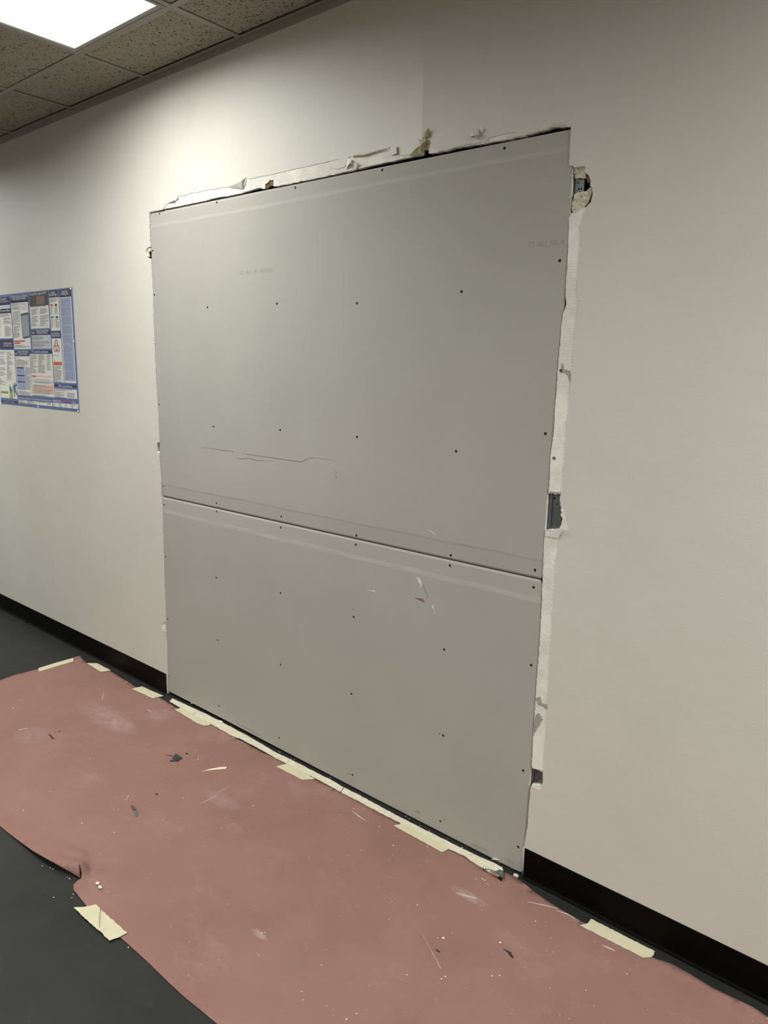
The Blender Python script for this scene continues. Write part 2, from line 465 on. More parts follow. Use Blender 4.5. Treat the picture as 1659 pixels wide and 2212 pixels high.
TOP_CORE = [(324, 458.5), (356, 450.5), (377, 446.8), (413.8, 439), (442.7, 433.3), (454, 429.4), (479.4, 424.6), (493, 422.7), (516, 417.9),
            (541, 410), (560.4, 405.3), (568, 408), (572, 406.3), (572, 398), (577, 394), (582, 388), (590, 389), (590, 402), (595, 402.4),
            (620, 397.6), (660, 389), (700, 381), (745, 371), (775, 364), (800, 357), (835, 350), (850, 347.6), (872, 341.5), (887, 338),
            (910, 334), (911, 323), (924, 320), (925, 331), (944, 329), (968.6, 324), (983.5, 319), (1013, 314.8), (1047.7, 309.3), (1072, 304.4),
            (1097, 300.7), (1127, 295), (1151.5, 287), (1178.7, 281), (1196, 274.7), (1218, 273.5), (1233, 272.5)]
RIGHT_CORE = [(1229, 357), (1236, 358), (1241.7, 362), (1257, 359.5), (1264, 360), (1263, 372), (1271, 379.5), (1275, 389), (1274, 401.5),
              (1278.5, 405), (1279.5, 420), (1276, 437), (1266.4, 446.4), (1257, 450), (1242.6, 459.7), (1236, 459), (1233, 462), (1228.4, 471),
              (1227, 511), (1225.5, 564), (1220.8, 621), (1222.3, 659), (1215, 680), (1212, 701), (1209.5, 740), (1204, 801), (1200, 862),
              (1196, 920.7), (1193.5, 952), (1188.6, 981.7), (1186.6, 1030.5), (1184.5, 1067), (1187, 1063), (1211, 1063.5), (1208.6, 1077),
              (1209.8, 1091.6), (1214, 1099), (1215, 1110), (1210, 1112.5), (1214.5, 1120), (1212, 1133), (1206, 1143), (1179, 1144.5),
              (1176.9, 1152.6), (1174, 1179.5), (1173, 1216), (1171.5, 1252.7), (1170.5, 1280), (1166.5, 1367.6), (1163, 1416.7), (1158.4, 1475),
              (1155.3, 1527.4), (1151.6, 1582.7), (1148, 1653.5), (1150, 1660), (1172, 1665.7), (1172.5, 1690), (1169, 1698), (1148.5, 1695),
              (1145, 1712), (1142, 1742.6), (1139, 1788.7), (1132.5, 1827), (1129, 1833)]
FOOT_L = (-0.0125, -0.02); FOOT_R = (1.9425, -0.02)
rA = random.Random(3)
skin_hole = [FOOT_L] + rough(WL(LEFT), .012, .0008, False, rA) + rough(WL(TOP_SKIN), .006, .0009, False, rA) + rough(WL(RIGHT_SKIN), .007, .0009, False, rA) + [FOOT_R]
lc = [(a + 1.0, b) for a, b in LEFT]
rB = random.Random(5)
core_hole = [FOOT_L] + rough(WL(lc), .006, .0011, False, rB) + rough(WL(TOP_CORE), .006, .0013, False, rB) + rough(WL(RIGHT_CORE), .006, .0010, False, rB) + [FOOT_R]
WALL_RECT = [(X0, 0), (X1, 0), (X1, 2.85), (X0, 2.85)]
wall = plate('wall_back', WALL_RECT, 'wall_paint', 0.0, 0.0017, holes=[skin_hole]); tag(wall, kind='structure')
core = plate('gypsum_core', WALL_RECT, 'torn_compound', -0.0018, 0.0145, holes=[core_hole], parent=wall)
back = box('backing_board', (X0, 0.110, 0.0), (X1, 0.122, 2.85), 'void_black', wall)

# steel stud beside the right edge of the patch, seen through the three holes
stud = empty('steel_stud', (1.97, 0.05, 0))
tag(stud, 'galvanised steel wall stud seen through the broken holes beside the patch', 'stud')
sx0, sx1 = 1.9385, 1.9825
def flange():
    ring = []
    holes = []
    for px, py in ((1209.8 + 39, 395), (1250.5, 408.5), (1256, 408), (1197.5, 1076.5), (1204.3, 1089.5), (1160.5, 1668), (1166, 1682), (1160, 1686)):
        u, v_ = W(px, py, 0.0172)
        if 1.953 < u < sx1 - .003:
            holes.append([(u + .0024 * math.cos(k * math.pi / 4), v_ + .0024 * math.sin(k * math.pi / 4)) for k in range(8)])
    return holes
plate('flange', [(sx0, 0.0), (sx1, 0.0), (sx1, 2.6), (sx0, 2.6)], 'galvanised', -0.0172, 0.0008, holes=flange(), parent=stud)
box('web', (sx1 - .001, .0172, 0), (sx1, .105, 2.6), 'galvanised', stud)
box('return_lip', (sx0, .018, 0), (sx0 + .001, .034, 2.6), 'galvanised', stud)
box('knurl_groove', (1.9500, .0168, 0), (1.9513, .0172, 2.6), 'void_black', stud)
box('knurl_groove', (1.9535, .0169, 0), (1.9540, .0172, 2.6), 'void_black', stud)

# broken gypsum left in the holes, peeled paint flaps
def lump(name, px, base, amp, mat, step=.006, seedz=0.0, thick=.004, ridge=None):
    o2 = rough(WL(px), .005, .0008)
    def top(u, v):
        h = base + amp * noise.noise(Vector((u * 120, v * 120, seedz))) + .4 * amp * noise.noise(Vector((u * 300, v * 300, seedz + 5)))
        return h + (ridge(u, v) if ridge else 0)
    return plate(name, o2, mat, top, thick, pts=grid_pts(o2, step), parent=wall)
lump('broken_gypsum', [(1234.5, 359), (1241.7, 361), (1257, 359), (1265, 359), (1264, 372), (1262, 380), (1263.5, 383.5), (1240, 384), (1238, 376)], -.008, .006, 'gypsum', seedz=1)
lump('broken_gypsum', [(1238, 419), (1246, 414.5), (1264, 412.5), (1271, 406.5), (1277.5, 401.5), (1276, 415), (1270, 432), (1259, 448), (1250, 455), (1242, 460), (1236, 459), (1232.5, 445), (1233.5, 434), (1238, 426)], -.005, .006, 'gypsum', seedz=2)
lump('torn_kraft_backing', [(1263, 380), (1271, 379), (1274.5, 386), (1271, 388), (1269, 394), (1265, 392)], -.010, .003, 'kraft', .004, 3)
lump('torn_kraft_backing', [(1276.5, 402), (1279.5, 406), (1281, 420), (1277.5, 437), (1268, 447), (1257, 451), (1266, 438), (1272, 425), (1276, 413)], -.011, .002, 'kraft', .005, 4)
lump('broken_gypsum', [(1210, 1090), (1219, 1098), (1221, 1108), (1218, 1120), (1217.5, 1130), (1212.5, 1140), (1209, 1144), (1211, 1134), (1214, 1121), (1209.5, 1111), (1213, 1107)], -.0035, .004, 'gypsum_white', .004, 6)
lump('broken_gypsum', [(1187, 1062.5), (1211, 1063), (1210, 1069), (1204, 1067), (1198, 1068.5), (1193, 1066), (1188, 1067)], -.005, .003, 'gypsum', .004, 7)
lump('broken_gypsum', [(1150, 1657), (1172, 1664), (1172, 1671), (1165, 1667), (1156, 1664), (1150, 1663)], -.006, .003, 'gypsum', .004, 8)
lump('torn_kraft_backing', [(1169.5, 1672), (1173, 1668), (1173, 1690), (1169.5, 1699), (1166.5, 1697)], -.008, .003, 'kraft', .004, 9)
lump('broken_gypsum', [(314, 546), (318, 537), (323, 534), (323.5, 541), (319, 546), (322, 554), (316, 555)], -.004, .003, 'gypsum', .006, 10)
lump('broken_gypsum', [(349, 1348), (357, 1345), (357.5, 1361), (350, 1359)], -.004, .003, 'gypsum_white', .006, 11)
lump('torn_kraft_backing', [(570, 409), (571, 396), (577, 391), (582, 386.5), (591, 388.5), (590.5, 402), (583, 400), (578, 404)], -.006, .004, 'kraft', .006, 12)

def flap(name, tri, pts, mat, thick=.0007):
    """peeled piece: points (px, py, distance off the wall), triangles by index; carried by the wall plane"""
    verts = []
    for px, py, d in pts:
        u, v_ = W(px, py, -d); verts.append((u, -d, v_))
    n = len(verts)
    verts += [(x, y + thick, z) for x, y, z in verts]
    faces = [tuple(f) for f in tri] + [tuple(n + i for i in reversed(f)) for f in tri]
    from collections import Counter
    c = Counter()
    for f in tri:
        for i in range(len(f)):
            a, b = f[i], f[(i + 1) % len(f)]; c[(min(a, b), max(a, b))] += 1
    faces += [(a, b, n + b, n + a) for (a, b), k in c.items() if k == 1]
    return mesh_obj(name, verts, faces, mat, wall)
flap('paint_flap', [(0, 1, 4), (1, 2, 4), (2, 3, 4)], [(494, 405, .0006), (508, 398, .010), (522, 390.5, .014), (532, 383, .0006), (523.5, 408, .002)], 'wall_paint')
flap('paint_flap', [(0, 1, 3), (1, 2, 3)], [(362, 439.5, .0006), (374, 434, .008), (384.5, 421.5, .0006), (384, 428, .003)], 'wall_paint')
flap('paint_flap', [(0, 1, 2), (1, 3, 2), (3, 4, 2)], [(745, 366, .002), (752, 341, .0005), (756, 352, .012), (760, 345, .004), (762, 355, .006)], 'torn_compound')
flap('paint_flap', [(0, 1, 2), (1, 3, 2)], [(760, 355, .002), (771, 349, .010), (770, 366, .001), (774, 356, .0)], 'torn_compound')
tube('paint_curl', [(*((lambda q: (q[0], -.004, q[1]))(W(a, b)),)[0],) for a, b in ((760, 337), (772, 334.5), (790, 334), (813, 327.5), (835, 322.5))], [.002, .0055, .0045, .003, .0015], 'wall_paint', wall)
flap('paint_flap', [(0, 1, 2), (0, 2, 3)], [(844, 317, .0006), (856, 315.5, .006), (857, 331, .006), (845, 336, .0006)], 'wall_paint')
# torn peak with fibres
flap('torn_paper', [(0, 1, 2), (0, 2, 3), (0, 3, 4), (4, 3, 5)], [(911, 333, .001), (886, 337, .001), (899, 322, .004), (910, 312, .007), (918, 315, .004), (921, 300, .008)], 'fibre')
flap('torn_paper', [(0, 1, 2), (1, 3, 2), (3, 4, 2)], [(909, 313, .0006), (903, 299, .014), (912, 308, .008), (910, 302, .012), (920, 298, .010)], 'wall_paint')
flap('torn_paper', [(0, 1, 2), (1, 3, 2), (2, 3, 4)], [(912, 300, .0008), (919, 284, .006), (921, 296, .005), (926, 276, .010), (930, 296, .002)], 'fibre')
flap('torn_paper', [(0, 1, 2), (0, 2, 3)], [(913, 318, -.0008), (921, 298, -.0008), (930, 305, -.0008), (926, 321, -.0008)], 'fibre')
tube('torn_fibre', [(lambda q: (q[0], -.009, q[1]))(W(a, b)) for a, b in ((921, 293), (917, 305), (912, 318), (910, 326), (912, 336))], [.0006, .0012, .0014, .0012, .0006], 'sliver_cream', wall)
# scored rectangle with crumpled paint
flap('scored_paint', [(0, 1, 2, 3)], [(990.5, 285, .0009), (1034, 278.5, .0009), (1036, 308, .0009), (990, 314, .0009)], 'wall_paint', .0008)
flap('paint_flap', [(0, 1, 2), (1, 3, 2), (3, 4, 2), (4, 5, 2)], [(1013, 296, .001), (1019, 283, .009), (1023, 293, .016), (1032, 279, .006), (1036, 290, .010), (1030, 301, .001)], 'wall_paint')
flap('paint_flap', [(0, 1, 2), (1, 3, 2)], [(1036, 277, .001), (1042, 275, .007), (1041, 287, .004), (1047, 281, .001)], 'wall_paint')
flap('paint_flap', [(0, 1, 2), (1, 3, 2)], [(1187, 274, .001), (1198, 264, .007), (1203, 275, .002), (1216, 270, .003)], 'wall_paint')
# folded compound under the middle hole
flap('paint_flap', [(0, 1, 2, 3)], [(1178.5, 1144, .001), (1214, 1147, .007), (1206, 1162, .003), (1176.5, 1157, .001)], 'torn_compound')
flap('paint_flap', [(0, 1, 2)], [(1205, 1144, .001), (1229, 1144.5, .010), (1213, 1149, .004)], 'wall_paint')
# screws and bare spots left in the torn strip
def patch2d(name, px, mat, d, parent, seg=.004, amp=.0008, y=0.0):
    return plate(name, rough(WL(px, y), seg, amp), mat, d, .0003, parent=parent)
patch2d('bare_patch', [(1213, 786), (1215, 784), (1219, 799), (1231, 800), (1233, 815), (1234, 832), (1229, 824), (1226, 812), (1218, 806), (1211, 806), (1208.5, 800)], 'stain_dark', -.0015, wall)
patch2d('bare_patch', [(1156, 1510), (1166, 1504), (1170, 1520), (1182, 1523), (1181, 1534), (1172, 1527), (1162, 1524)], 'stain_dark', -.0015, wall)
patch2d('bare_patch', [(1156, 1545), (1164, 1540), (1172, 1555), (1160, 1575), (1152, 1590), (1152, 1570)], 'stain_dark', -.0015, wall)

def screw_mesh():
    v, f = [], []; prof = [(.0000, -.0016), (.0012, -.0016), (.0019, -.0003), (.0030, 0.0), (.0042, -.0004), (.0036, -.003)]
    S = 12
    for r, d in prof:
        for k in range(S):
            a = 2 * math.pi * k / S; rr = max(r, 1e-5)
            v.append((rr * math.cos(a), -d, rr * math.sin(a)))
    for i in range(len(prof) - 1):
        for k in range(S): f.append((i * S + k, i * S + (k + 1) % S, (i + 1) * S + (k + 1) % S, (i + 1) * S + k))
    f.append(tuple(range(S)))
    me = bpy.data.meshes.new('drywall_screw'); me.from_pydata(v, [], f); me.materials.append(MATS['screw_black']); return me
SCREW = screw_mesh()
def screw(u, v_, d, parent):
    o = bpy.data.objects.new('drywall_screw', SCREW); COL.objects.link(o); o.parent = parent; o.location = (u, -d, v_)
    o.rotation_euler = (0, random.uniform(0, 3), 0); return o
for q in ((1211, 800.5), (1196.4, 989.8)):
    u, v_ = W(*q); screw(u, v_, -.0006, wall)

# ------------------------------------------------------------------ the two new sheets
SEAM = 0.9745
def sheet(name, outer, screws, zt, zb, lines, mat, label):
    holes = []
    for u, v_ in screws:
        holes.append([(u + .0047 * math.cos(k * math.pi / 5), v_ + .0047 * math.sin(k * math.pi / 5)) for k in range(10)])
    TAP = .060
    def depth(u, v_):
        d = -.0030
        if zt is not None and v_ > zt - TAP: d -= .0022 * min(1, (v_ - (zt - TAP)) / TAP)
        if zb is not None and v_ < zb + TAP: d -= .0022 * min(1, ((zb + TAP) - v_) / TAP)
        if zt is not None and v_ > zt - .0085: d -= .0034 * min(1, (v_ - (zt - .0085)) / .0055)      # rounded factory edge
        if zb is not None and v_ < zb + .0075: d -= .0030 * min(1, ((zb + .0075) - v_) / .0055)
        return d
    o = plate(name, outer, mat, depth, .0127, holes=holes, lines=lines, back=-.0160)
    tag(o, label, 'drywall')
    for u, v_ in screws: screw(u, v_, depth(u, v_) - .0008, o)
    return o
XR = 1.9400
up_scr = WL([(343, 462), (467, 437), (637, 405), (825, 367), (1089, 320), (329.5, 542), (333.5, 637), (343, 874), (352.5, 1051), (448, 664), (598, 656),
             (771, 655), (997, 630), (461, 922), (605, 929), (771, 944), (985, 975), (467, 1087), (607, 1116), (769, 1157), (973, 1200), (1155, 1232),
             (1209, 563), (1178, 937)], .003)
lo_scr = WL([(354.5, 1091), (467, 1105), (606, 1140), (768, 1177), (971, 1222), (1152, 1269), (358, 1203), (362, 1337), (365.5, 1461), (467, 1248), (606, 1281),
             (764, 1333), (959, 1403), (1147, 1437), (470, 1383), (606, 1436), (759, 1499), (957, 1589), (1130, 1665), (473, 1525), (603, 1594),
             (761, 1674), (951, 1774), (1119, 1830)], .003)
up_outer = [(0.018, SEAM + .0018), (0.006, SEAM + .014), (0.0025, SEAM + .024), (0.000, 1.3), (-.0035, 1.75), (-.004, 2.196), (.004, 2.2025), (.36, 2.2015), (.75, 2.1995), (1.25, 2.1965), (1.9405, 2.1915),
            (1.951, 2.10), (1.9525, 1.925), (1.9515, 1.80), (1.9455, 1.60), (1.9410, 1.40), (1.9385, 1.20), (1.9378, SEAM + .006), (1.934, SEAM + .0018)]
zU = [((-.01, z), (1.96, z)) for z in (2.14, SEAM + .0600, 2.17, 2.1915, SEAM + .03, SEAM + .0075, SEAM + .003)]
upper = sheet('drywall_sheet', up_outer, up_scr, 2.2, SEAM, zU, 'sheet_paper_upper',
              'upper of the two new grey drywall sheets, larger, above the horizontal seam')
lo_outer = [(0.006, SEAM - .0022), (0.002, SEAM - .006), (-.002, .70), (-.0065, .36), (-.0105, .0155), (.4, .0150), (.8, .0105), (1.3, .006), (1.90, .006), (1.934, .0085), (1.9365, .018), (1.939, .23), (1.9425, .40),
            (1.9415, .60), (1.9425, .85), (1.9390, SEAM - .010), (1.933, SEAM - .0022)]
zL = [((-.02, z), (1.96, z)) for z in (SEAM - .060, SEAM - .03, SEAM - .0085, SEAM - .003)]
lower = sheet('drywall_sheet', lo_outer, lo_scr, SEAM, None, zL, 'sheet_paper_lower',
              'lower of the two new grey drywall sheets, below the seam, reaching the floor')
DS = -.0030
def cut_edge(pts, parent):
    v, f = [], []
    for i, (x, z) in enumerate(pts):
        v += [(x + .0006, .0036, z), (x + .0006, .0154, z)]
        if i: f.append((2 * i - 2, 2 * i - 1, 2 * i + 1, 2 * i))
    o = mesh_obj('cut_gypsum_edge', v, f, 'gypsum_white', parent); return o
cut_edge([(1.9405, 2.19), (1.951, 2.10), (1.9525, 1.925), (1.9515, 1.80), (1.9455, 1.60), (1.9410, 1.40), (1.9385, 1.20), (1.9378, SEAM + .008)], upper)
cut_edge([(1.9390, SEAM - .012), (1.9425, .85), (1.9415, .60), (1.9425, .40), (1.939, .23), (1.9365, .02)], lower)
def draw(name, px, widths, mat, parent, lift=.0002):
    L = WL(px, .003); return plate(name, ribbon2d(L, widths), mat, DS + lift, .00015, parent=parent)
draw('pencil_line', [(431, 966), (455, 968.5), (480, 972.5), (506, 976)], [.0006, .0012, .0022, .0016], 'graphite', upper)
draw('pencil_line', [(522, 979.5), (545, 983), (570, 986.5), (596, 990), (625, 994.5), (652, 998)], [.0008, .002, .0016, .0022, .002, .0024], 'graphite', upper)
draw('pencil_line', [(652, 998), (662, 992), (672, 989), (684, 989), (700, 991), (725, 995)], [.002, .0016, .0014, .001, .0008, .0005], 'graphite', upper)
draw('pencil_line', [(509, 988), (520, 992), (528, 991), (537, 989.5), (546, 992.5), (556, 994.5), (590, 996)], [.0012, .002, .0022, .0016, .0022, .0016, .0006], 'graphite', upper)
draw('ink_mark', [(724.5, 1016), (726.5, 1022)], .0016, 'graphite', upper)
draw('ink_mark', [(724, 1025), (725.5, 1031), (727.5, 1033.5)], .002, 'graphite', upper)
draw('scuff_mark', [(924, 1144), (935, 1150), (943, 1157)], [.0006, .0016, .0006], 'scuff_white', upper)
draw('scuff_mark', [(796.5, 1275), (803, 1276.5), (809, 1277), (811, 1279)], [.0012, .002, .003, .001], 'scuff_white', lower)
draw('paper_tear', [(902, 1247), (907, 1256), (909, 1262)], [.003, .010, .003], 'scuff_white', lower)
draw('paper_tear', [(912, 1260), (910, 1265), (907.5, 1268)], [.001, .004, .001], 'scuff_white', lower)
draw('paper_tear', [(913, 1262), (918, 1274), (922, 1284), (924, 1292)], [.001, .002, .002, .001], 'graphite', lower)
draw('paper_tear', [(921, 1282), (922.5, 1288)], [.003, .002], 'scuff_white', lower)
draw('paper_tear', [(936, 1305), (934, 1311), (937, 1315)], [.001, .005, .001], 'scuff_white', lower)
draw('paper_tear', [(937.5, 1314), (939.5, 1326)], [.0012, .0006], 'scuff_white', lower)
draw('brown_paper_tear', [(895, 1290.5), (904, 1293.5), (912, 1296), (917.5, 1300)], [.0006, .004, .009, .003], 'kraft', lower, .0008)
for q in ((762.5, 1316), (949, 1585), (754, 1671.5), (960, 1771)):
    u, v_ = W(*q, .003)
    plate('missed_screw_hole', [(u + .0028 * math.cos(k), v_ + .0028 * math.sin(k)) for k in (0, 1, 2, 3.1, 4.2, 5.2)], 'graphite', DS + .0002, .00015, parent=lower)
for q in ((335, 464.5), (327, 493)):
    u, v_ = W(*q, .003)
    plate('missed_screw_hole', [(u + .004 * math.cos(k), v_ + .004 * math.sin(k)) for k in (0, 1, 2, 3.1, 4.2, 5.2)], 'graphite', DS - .0018, .00015, parent=upper)
draw('smudge', [(510, 1562), (530, 1572), (555, 1585), (572, 1592)], [.002, .007, .006, .002], 'ink_faint', lower)
draw('smudge', [(895, 1752), (904, 1754), (908, 1757)], [.003, .012, .004], 'ink_faint', lower)
# chipped edge at the sheet's foot
draw('paper_tear', [(1062, 1856), (1070, 1854.5), (1079, 1857)], [.002, .008, .002], 'scuff_white', lower, .001)
draw('paper_tear', [(1068, 1858), (1076, 1860), (1081, 1866)], [.002, .006, .003], 'kraft', lower, .0006)

def text_mesh(name, txt, origin, height, mat, parent, d, width=None, rot=0.0, mirror=False, align='LEFT'):
    cu = bpy.data.curves.new('txt', 'FONT'); cu.body = txt; cu.size = 1.0; cu.resolution_u = 2
    ob = bpy.data.objects.new('txt', cu); COL.objects.link(ob)
    dg = bpy.context.evaluated_depsgraph_get(); dg.update()
    me0 = bpy.data.meshes.new_from_object(ob.evaluated_get(dg))
    bpy.data.objects.remove(ob); bpy.data.curves.remove(cu)
    xs = [v.co.x for v in me0.vertices]; ys = [v.co.y for v in me0.vertices]
    if not xs: return None
    w0 = max(xs) - min(xs); s = height / 0.70
    sx = (width / w0) if width else s
    cr, sr = math.cos(rot), math.sin(rot); vs = []
    for v in me0.vertices:
        a = (v.co.x - min(xs)) * sx; b = v.co.y * s
        if align == 'CENTER': a -= w0 * sx / 2
        if mirror: a = -a
        vs.append((origin[0] + a * cr - b * sr, -d, origin[1] + a * sr + b * cr))
    fs = [tuple(p.vertices) for p in me0.polygons]
    bpy.data.meshes.remove(me0)
    o = mesh_obj(name, vs, fs, mat, parent, weld=False)
    return o
def print_on(txt, p0, p1, h, parent, mat='ink_faint'):
    a = W(*p0, .003); b = W(*p1, .003)
    text_mesh('printed_lettering', txt, a, h, mat, parent, DS + .0002, width=math.hypot(b[0] - a[0], b[1] - a[1]), rot=math.atan2(b[1] - a[1], b[0] - a[0]))
print_on('CS  ALL  BY', (519, 593.5), (558, 590), .014, upper)
print_on('.BOARD', (562, 589.5), (589, 587.5), .014, upper, 'ink_faint')
print_on('CS  SALL  FOI  X', (1142, 534), (1219, 528), .013, upper, 'ink_faint')
print_on('FIREBOARD', (1021, 1828), (1056, 1843), .012, lower)
print_on('TYPE X', (1090, 1858), (1110, 1867), .010, lower)

# ------------------------------------------------------------------ rubber cove base
PROF = [(0.0, 0.0), (-.0125, 0.0), (-.0125, .0018), (-.0085, .0035), (-.0058, .008), (-.0045, .015), (-.0034, .03), (-.0032, .0985), (-.0022, .1016), (0, .1016)]
tag(extrude_x('baseboard_left', PROF, X0, -0.0135, 'rubber_base'), kind='structure')
tag(extrude_x('baseboard_right', PROF, 1.9445, X1, 'rubber_base'), kind='structure')

# ------------------------------------------------------------------ ceiling
ceil = box('ceiling', (X0, Y0, 2.84), (X1, 0.0, 2.86), 'plenum'); tag(ceil, kind='structure')
TEE = .024
nx0 = math.floor((X0 - XT0) / T); nx1 = math.ceil((X1 - XT0) / T)
mains = [-W1 - k * T for k in range(0, 9)]
FIX = [(2, 0), (8, 0), (6, 4), (2, 4), (-3, 0)]
GAIN = [0.82, 1.42, 1.2, 1.2, 1.4]
taken = set()
for cx, ry in FIX: taken |= {(cx, ry), (cx, ry + 1)}
tiles = {}
def tile_mesh(w, l):
    k = (round(w, 4), round(l, 4))
    if k not in tiles:
        e = .004
        v = [(0, 0, 0), (w, 0, 0), (w, l, 0), (0, l, 0), (e, e, -.0), (w - e, e, -.0)]
        vv_ = [(0, 0, .016), (w, 0, .016), (w, l, .016), (0, l, .016), (0, 0, 0), (w, 0, 0), (w, l, 0), (0, l, 0)]
        f = [(0, 1, 2, 3), (4, 7, 6, 5), (0, 4, 5, 1), (1, 5, 6, 2), (2, 6, 7, 3), (3, 7, 4, 0)]
        me = bpy.data.meshes.new('ceiling_tile'); me.from_pydata(vv_, [], f); me.materials.append(MATS['ceiling_tile']); tiles[k] = me
    return tiles[k]
rows = [(-.022, -W1)] + [(mains[k], mains[k + 1]) for k in range(len(mains) - 1)]
for c in range(nx0, nx1):
    xa, xb = max(X0, XT0 + c * T), min(X1, XT0 + (c + 1) * T)
    if xb - xa < .03: continue
    for r, (ya, yb) in enumerate(rows):
        yb = max(yb, Y0)
        if ya - yb < .03: continue
        if (c, r - 1) in taken and r > 0: continue
        g = .005
        o = link_mesh('ceiling_tile', tile_mesh(xb - xa - 2 * g, (ya - yb) - 2 * g), ceil)
        o.location = (xa + g, yb + g, HC + .0035 + (random.random() * .0012))
def bar(nme, lo, hi): return box(nme, lo, hi, 'grid_white', ceil)
for y in mains:
    if y - TEE / 2 > Y0: bar('grid_tee', (X0, y - TEE / 2, HC), (X1, y + TEE / 2, HC + .002)); bar('grid_tee_web', (X0, y - .001, HC + .002), (X1, y + .001, HC + .035))
for c in range(nx0 + 1, nx1):
    x = XT0 + c * T
    for r, (ya, yb) in enumerate(rows):
        if (c - 1, r - 1) in taken and (c, r - 1) in taken: continue
        a = ya - (TEE / 2 if r else 0); b = max(yb + TEE / 2, Y0)
        if a - b > .02: bar('grid_tee', (x - TEE / 2, b, HC + .0002), (x + TEE / 2, a, HC + .002))
extrude_x('wall_angle', [(0, HC - .0220), (-.0012, HC - .0220), (-.0012, HC - .0008), (-.0225, HC - .0008), (-.0225, HC + .0006), (0, HC + .0006)], X0, X1, 'grid_white', ceil)

def fixture(cx, ry, label, gain=1.0):
    x0 = XT0 + cx * T + TEE / 2 + .001; x1 = XT0 + (cx + 1) * T - TEE / 2 - .001
    yb = mains[ry + 2] + TEE / 2 + .001; ya = mains[ry] - TEE / 2 - .001
    e = empty('ceiling_light', ((x0 + x1) / 2, (ya + yb) / 2, HC)); tag(e, label, 'ceiling light', 'fluorescent troffers in the ceiling grid')
    z0 = HC - .002; fw = .020
    outer = [(x0, yb), (x1, yb), (x1, ya), (x0, ya)]
    inner = [(x0 + fw, yb + fw), (x1 - fw, yb + fw), (x1 - fw, ya - fw), (x0 + fw, ya - fw)]
    # door frame: outer lip, sloping inner lip
    v, f = [], []
    rings = [(0, z0 + .010), (0, z0), (.006, z0 - .002), (.009, z0 + .001), (fw - .004, z0 + .0005), (fw, z0 + .006)]
    for off, z in rings:
        v += [(x0 + off, yb + off, z), (x1 - off, yb + off, z), (x1 - off, ya - off, z), (x0 + off, ya - off, z)]
    for i in range(len(rings) - 1):
        for k in range(4): f.append((i * 4 + k, i * 4 + (k + 1) % 4, (i + 1) * 4 + (k + 1) % 4, (i + 1) * 4 + k))
    mesh_obj('door_frame', v, f, 'light_frame', e)
    mesh_obj('diffuser', [(x0 + fw, yb + fw, z0 + .005), (x1 - fw, yb + fw, z0 + .005), (x1 - fw, ya - fw, z0 + .005), (x0 + fw, ya - fw, z0 + .005)], [(0, 1, 2, 3)], 'diffuser', e)
    v2 = [(x0, yb, HC + .006), (x1, yb, HC + .006), (x1, ya, HC + .006), (x0, ya, HC + .006), (x0 + .04, yb + .04, HC + .095), (x1 - .04, yb + .04, HC + .095), (x1 - .04, ya - .04, HC + .095), (x0 + .04, ya - .04, HC + .095)]
    ld = bpy.data.lights.new('lamp', 'AREA'); ld.shape = 'RECTANGLE'; ld.size = (x1 - x0) * .80; ld.size_y = (ya - yb) * .80
    ld.energy = LAMP_W * gain; ld.color = LAMP_COL; ld.spread = math.radians(LAMP_SPREAD)
    lo = bpy.data.objects.new('lamp', ld); COL.objects.link(lo); lo.parent = e; lo.location = (0, 0, -.004)
    mesh_obj('housing', v2, [(4, 5, 6, 7), (0, 1, 5, 4), (1, 2, 6, 5), (2, 3, 7, 6), (3, 0, 4, 7)], 'light_frame', e)
    return e
FLAB = ['bright fluorescent ceiling light panel beside the wall, above the patch', 'fluorescent ceiling light panel beside the wall, right of the patch', 'fluorescent ceiling light panel away from the wall, farthest right',
        'fluorescent ceiling light panel away from the wall, opposite the patch', 'fluorescent ceiling light panel farthest left in the room']
for (cx, ry), lb, g_ in zip(FIX, FLAB, GAIN): fixture(cx, ry, lb, g_)

# ------------------------------------------------------------------ rosin paper on the floor
FAR = [(0, 1471), (29, 1460), (81, 1446.4), (120, 1437), (159, 1427.6), (160.6, 1420), (172, 1416.6), (178, 1424.7), (188, 1433.4), (240, 1450.7), (286.5, 1479.7),
       (318, 1497), (347, 1508.6), (377, 1527), (392, 1536), (451, 1566.5), (459, 1567), (503, 1590), (511, 1597), (523, 1602), (567.5, 1626), (600, 1639), (619, 1650.5),
       (681, 1684), (735.6, 1712), (760, 1723.5), (775, 1731), (817, 1755), (864, 1780), (969.5, 1836.6), (1005.6, 1850.5), (1041, 1881), (1066.6, 1902), (1083, 1914), (1090, 1893), (1108, 1899),
       (1131, 1910), (1175, 1941.5), (1211.5, 1965), (1255.6, 1991), (1413, 2070), (1483, 2105), (1542, 2138), (1593, 2165.5), (1659, 2198.5)]
NEAR = [(467, 2212), (400, 2157), (298, 2060), (260, 2026), (188, 1960.7), (162, 1928), (159, 1924.6), (159, 1911.6), (175.5, 1899)]
far = rough(FL(FAR), .03, .0012, False)
near = FL(NEAR)
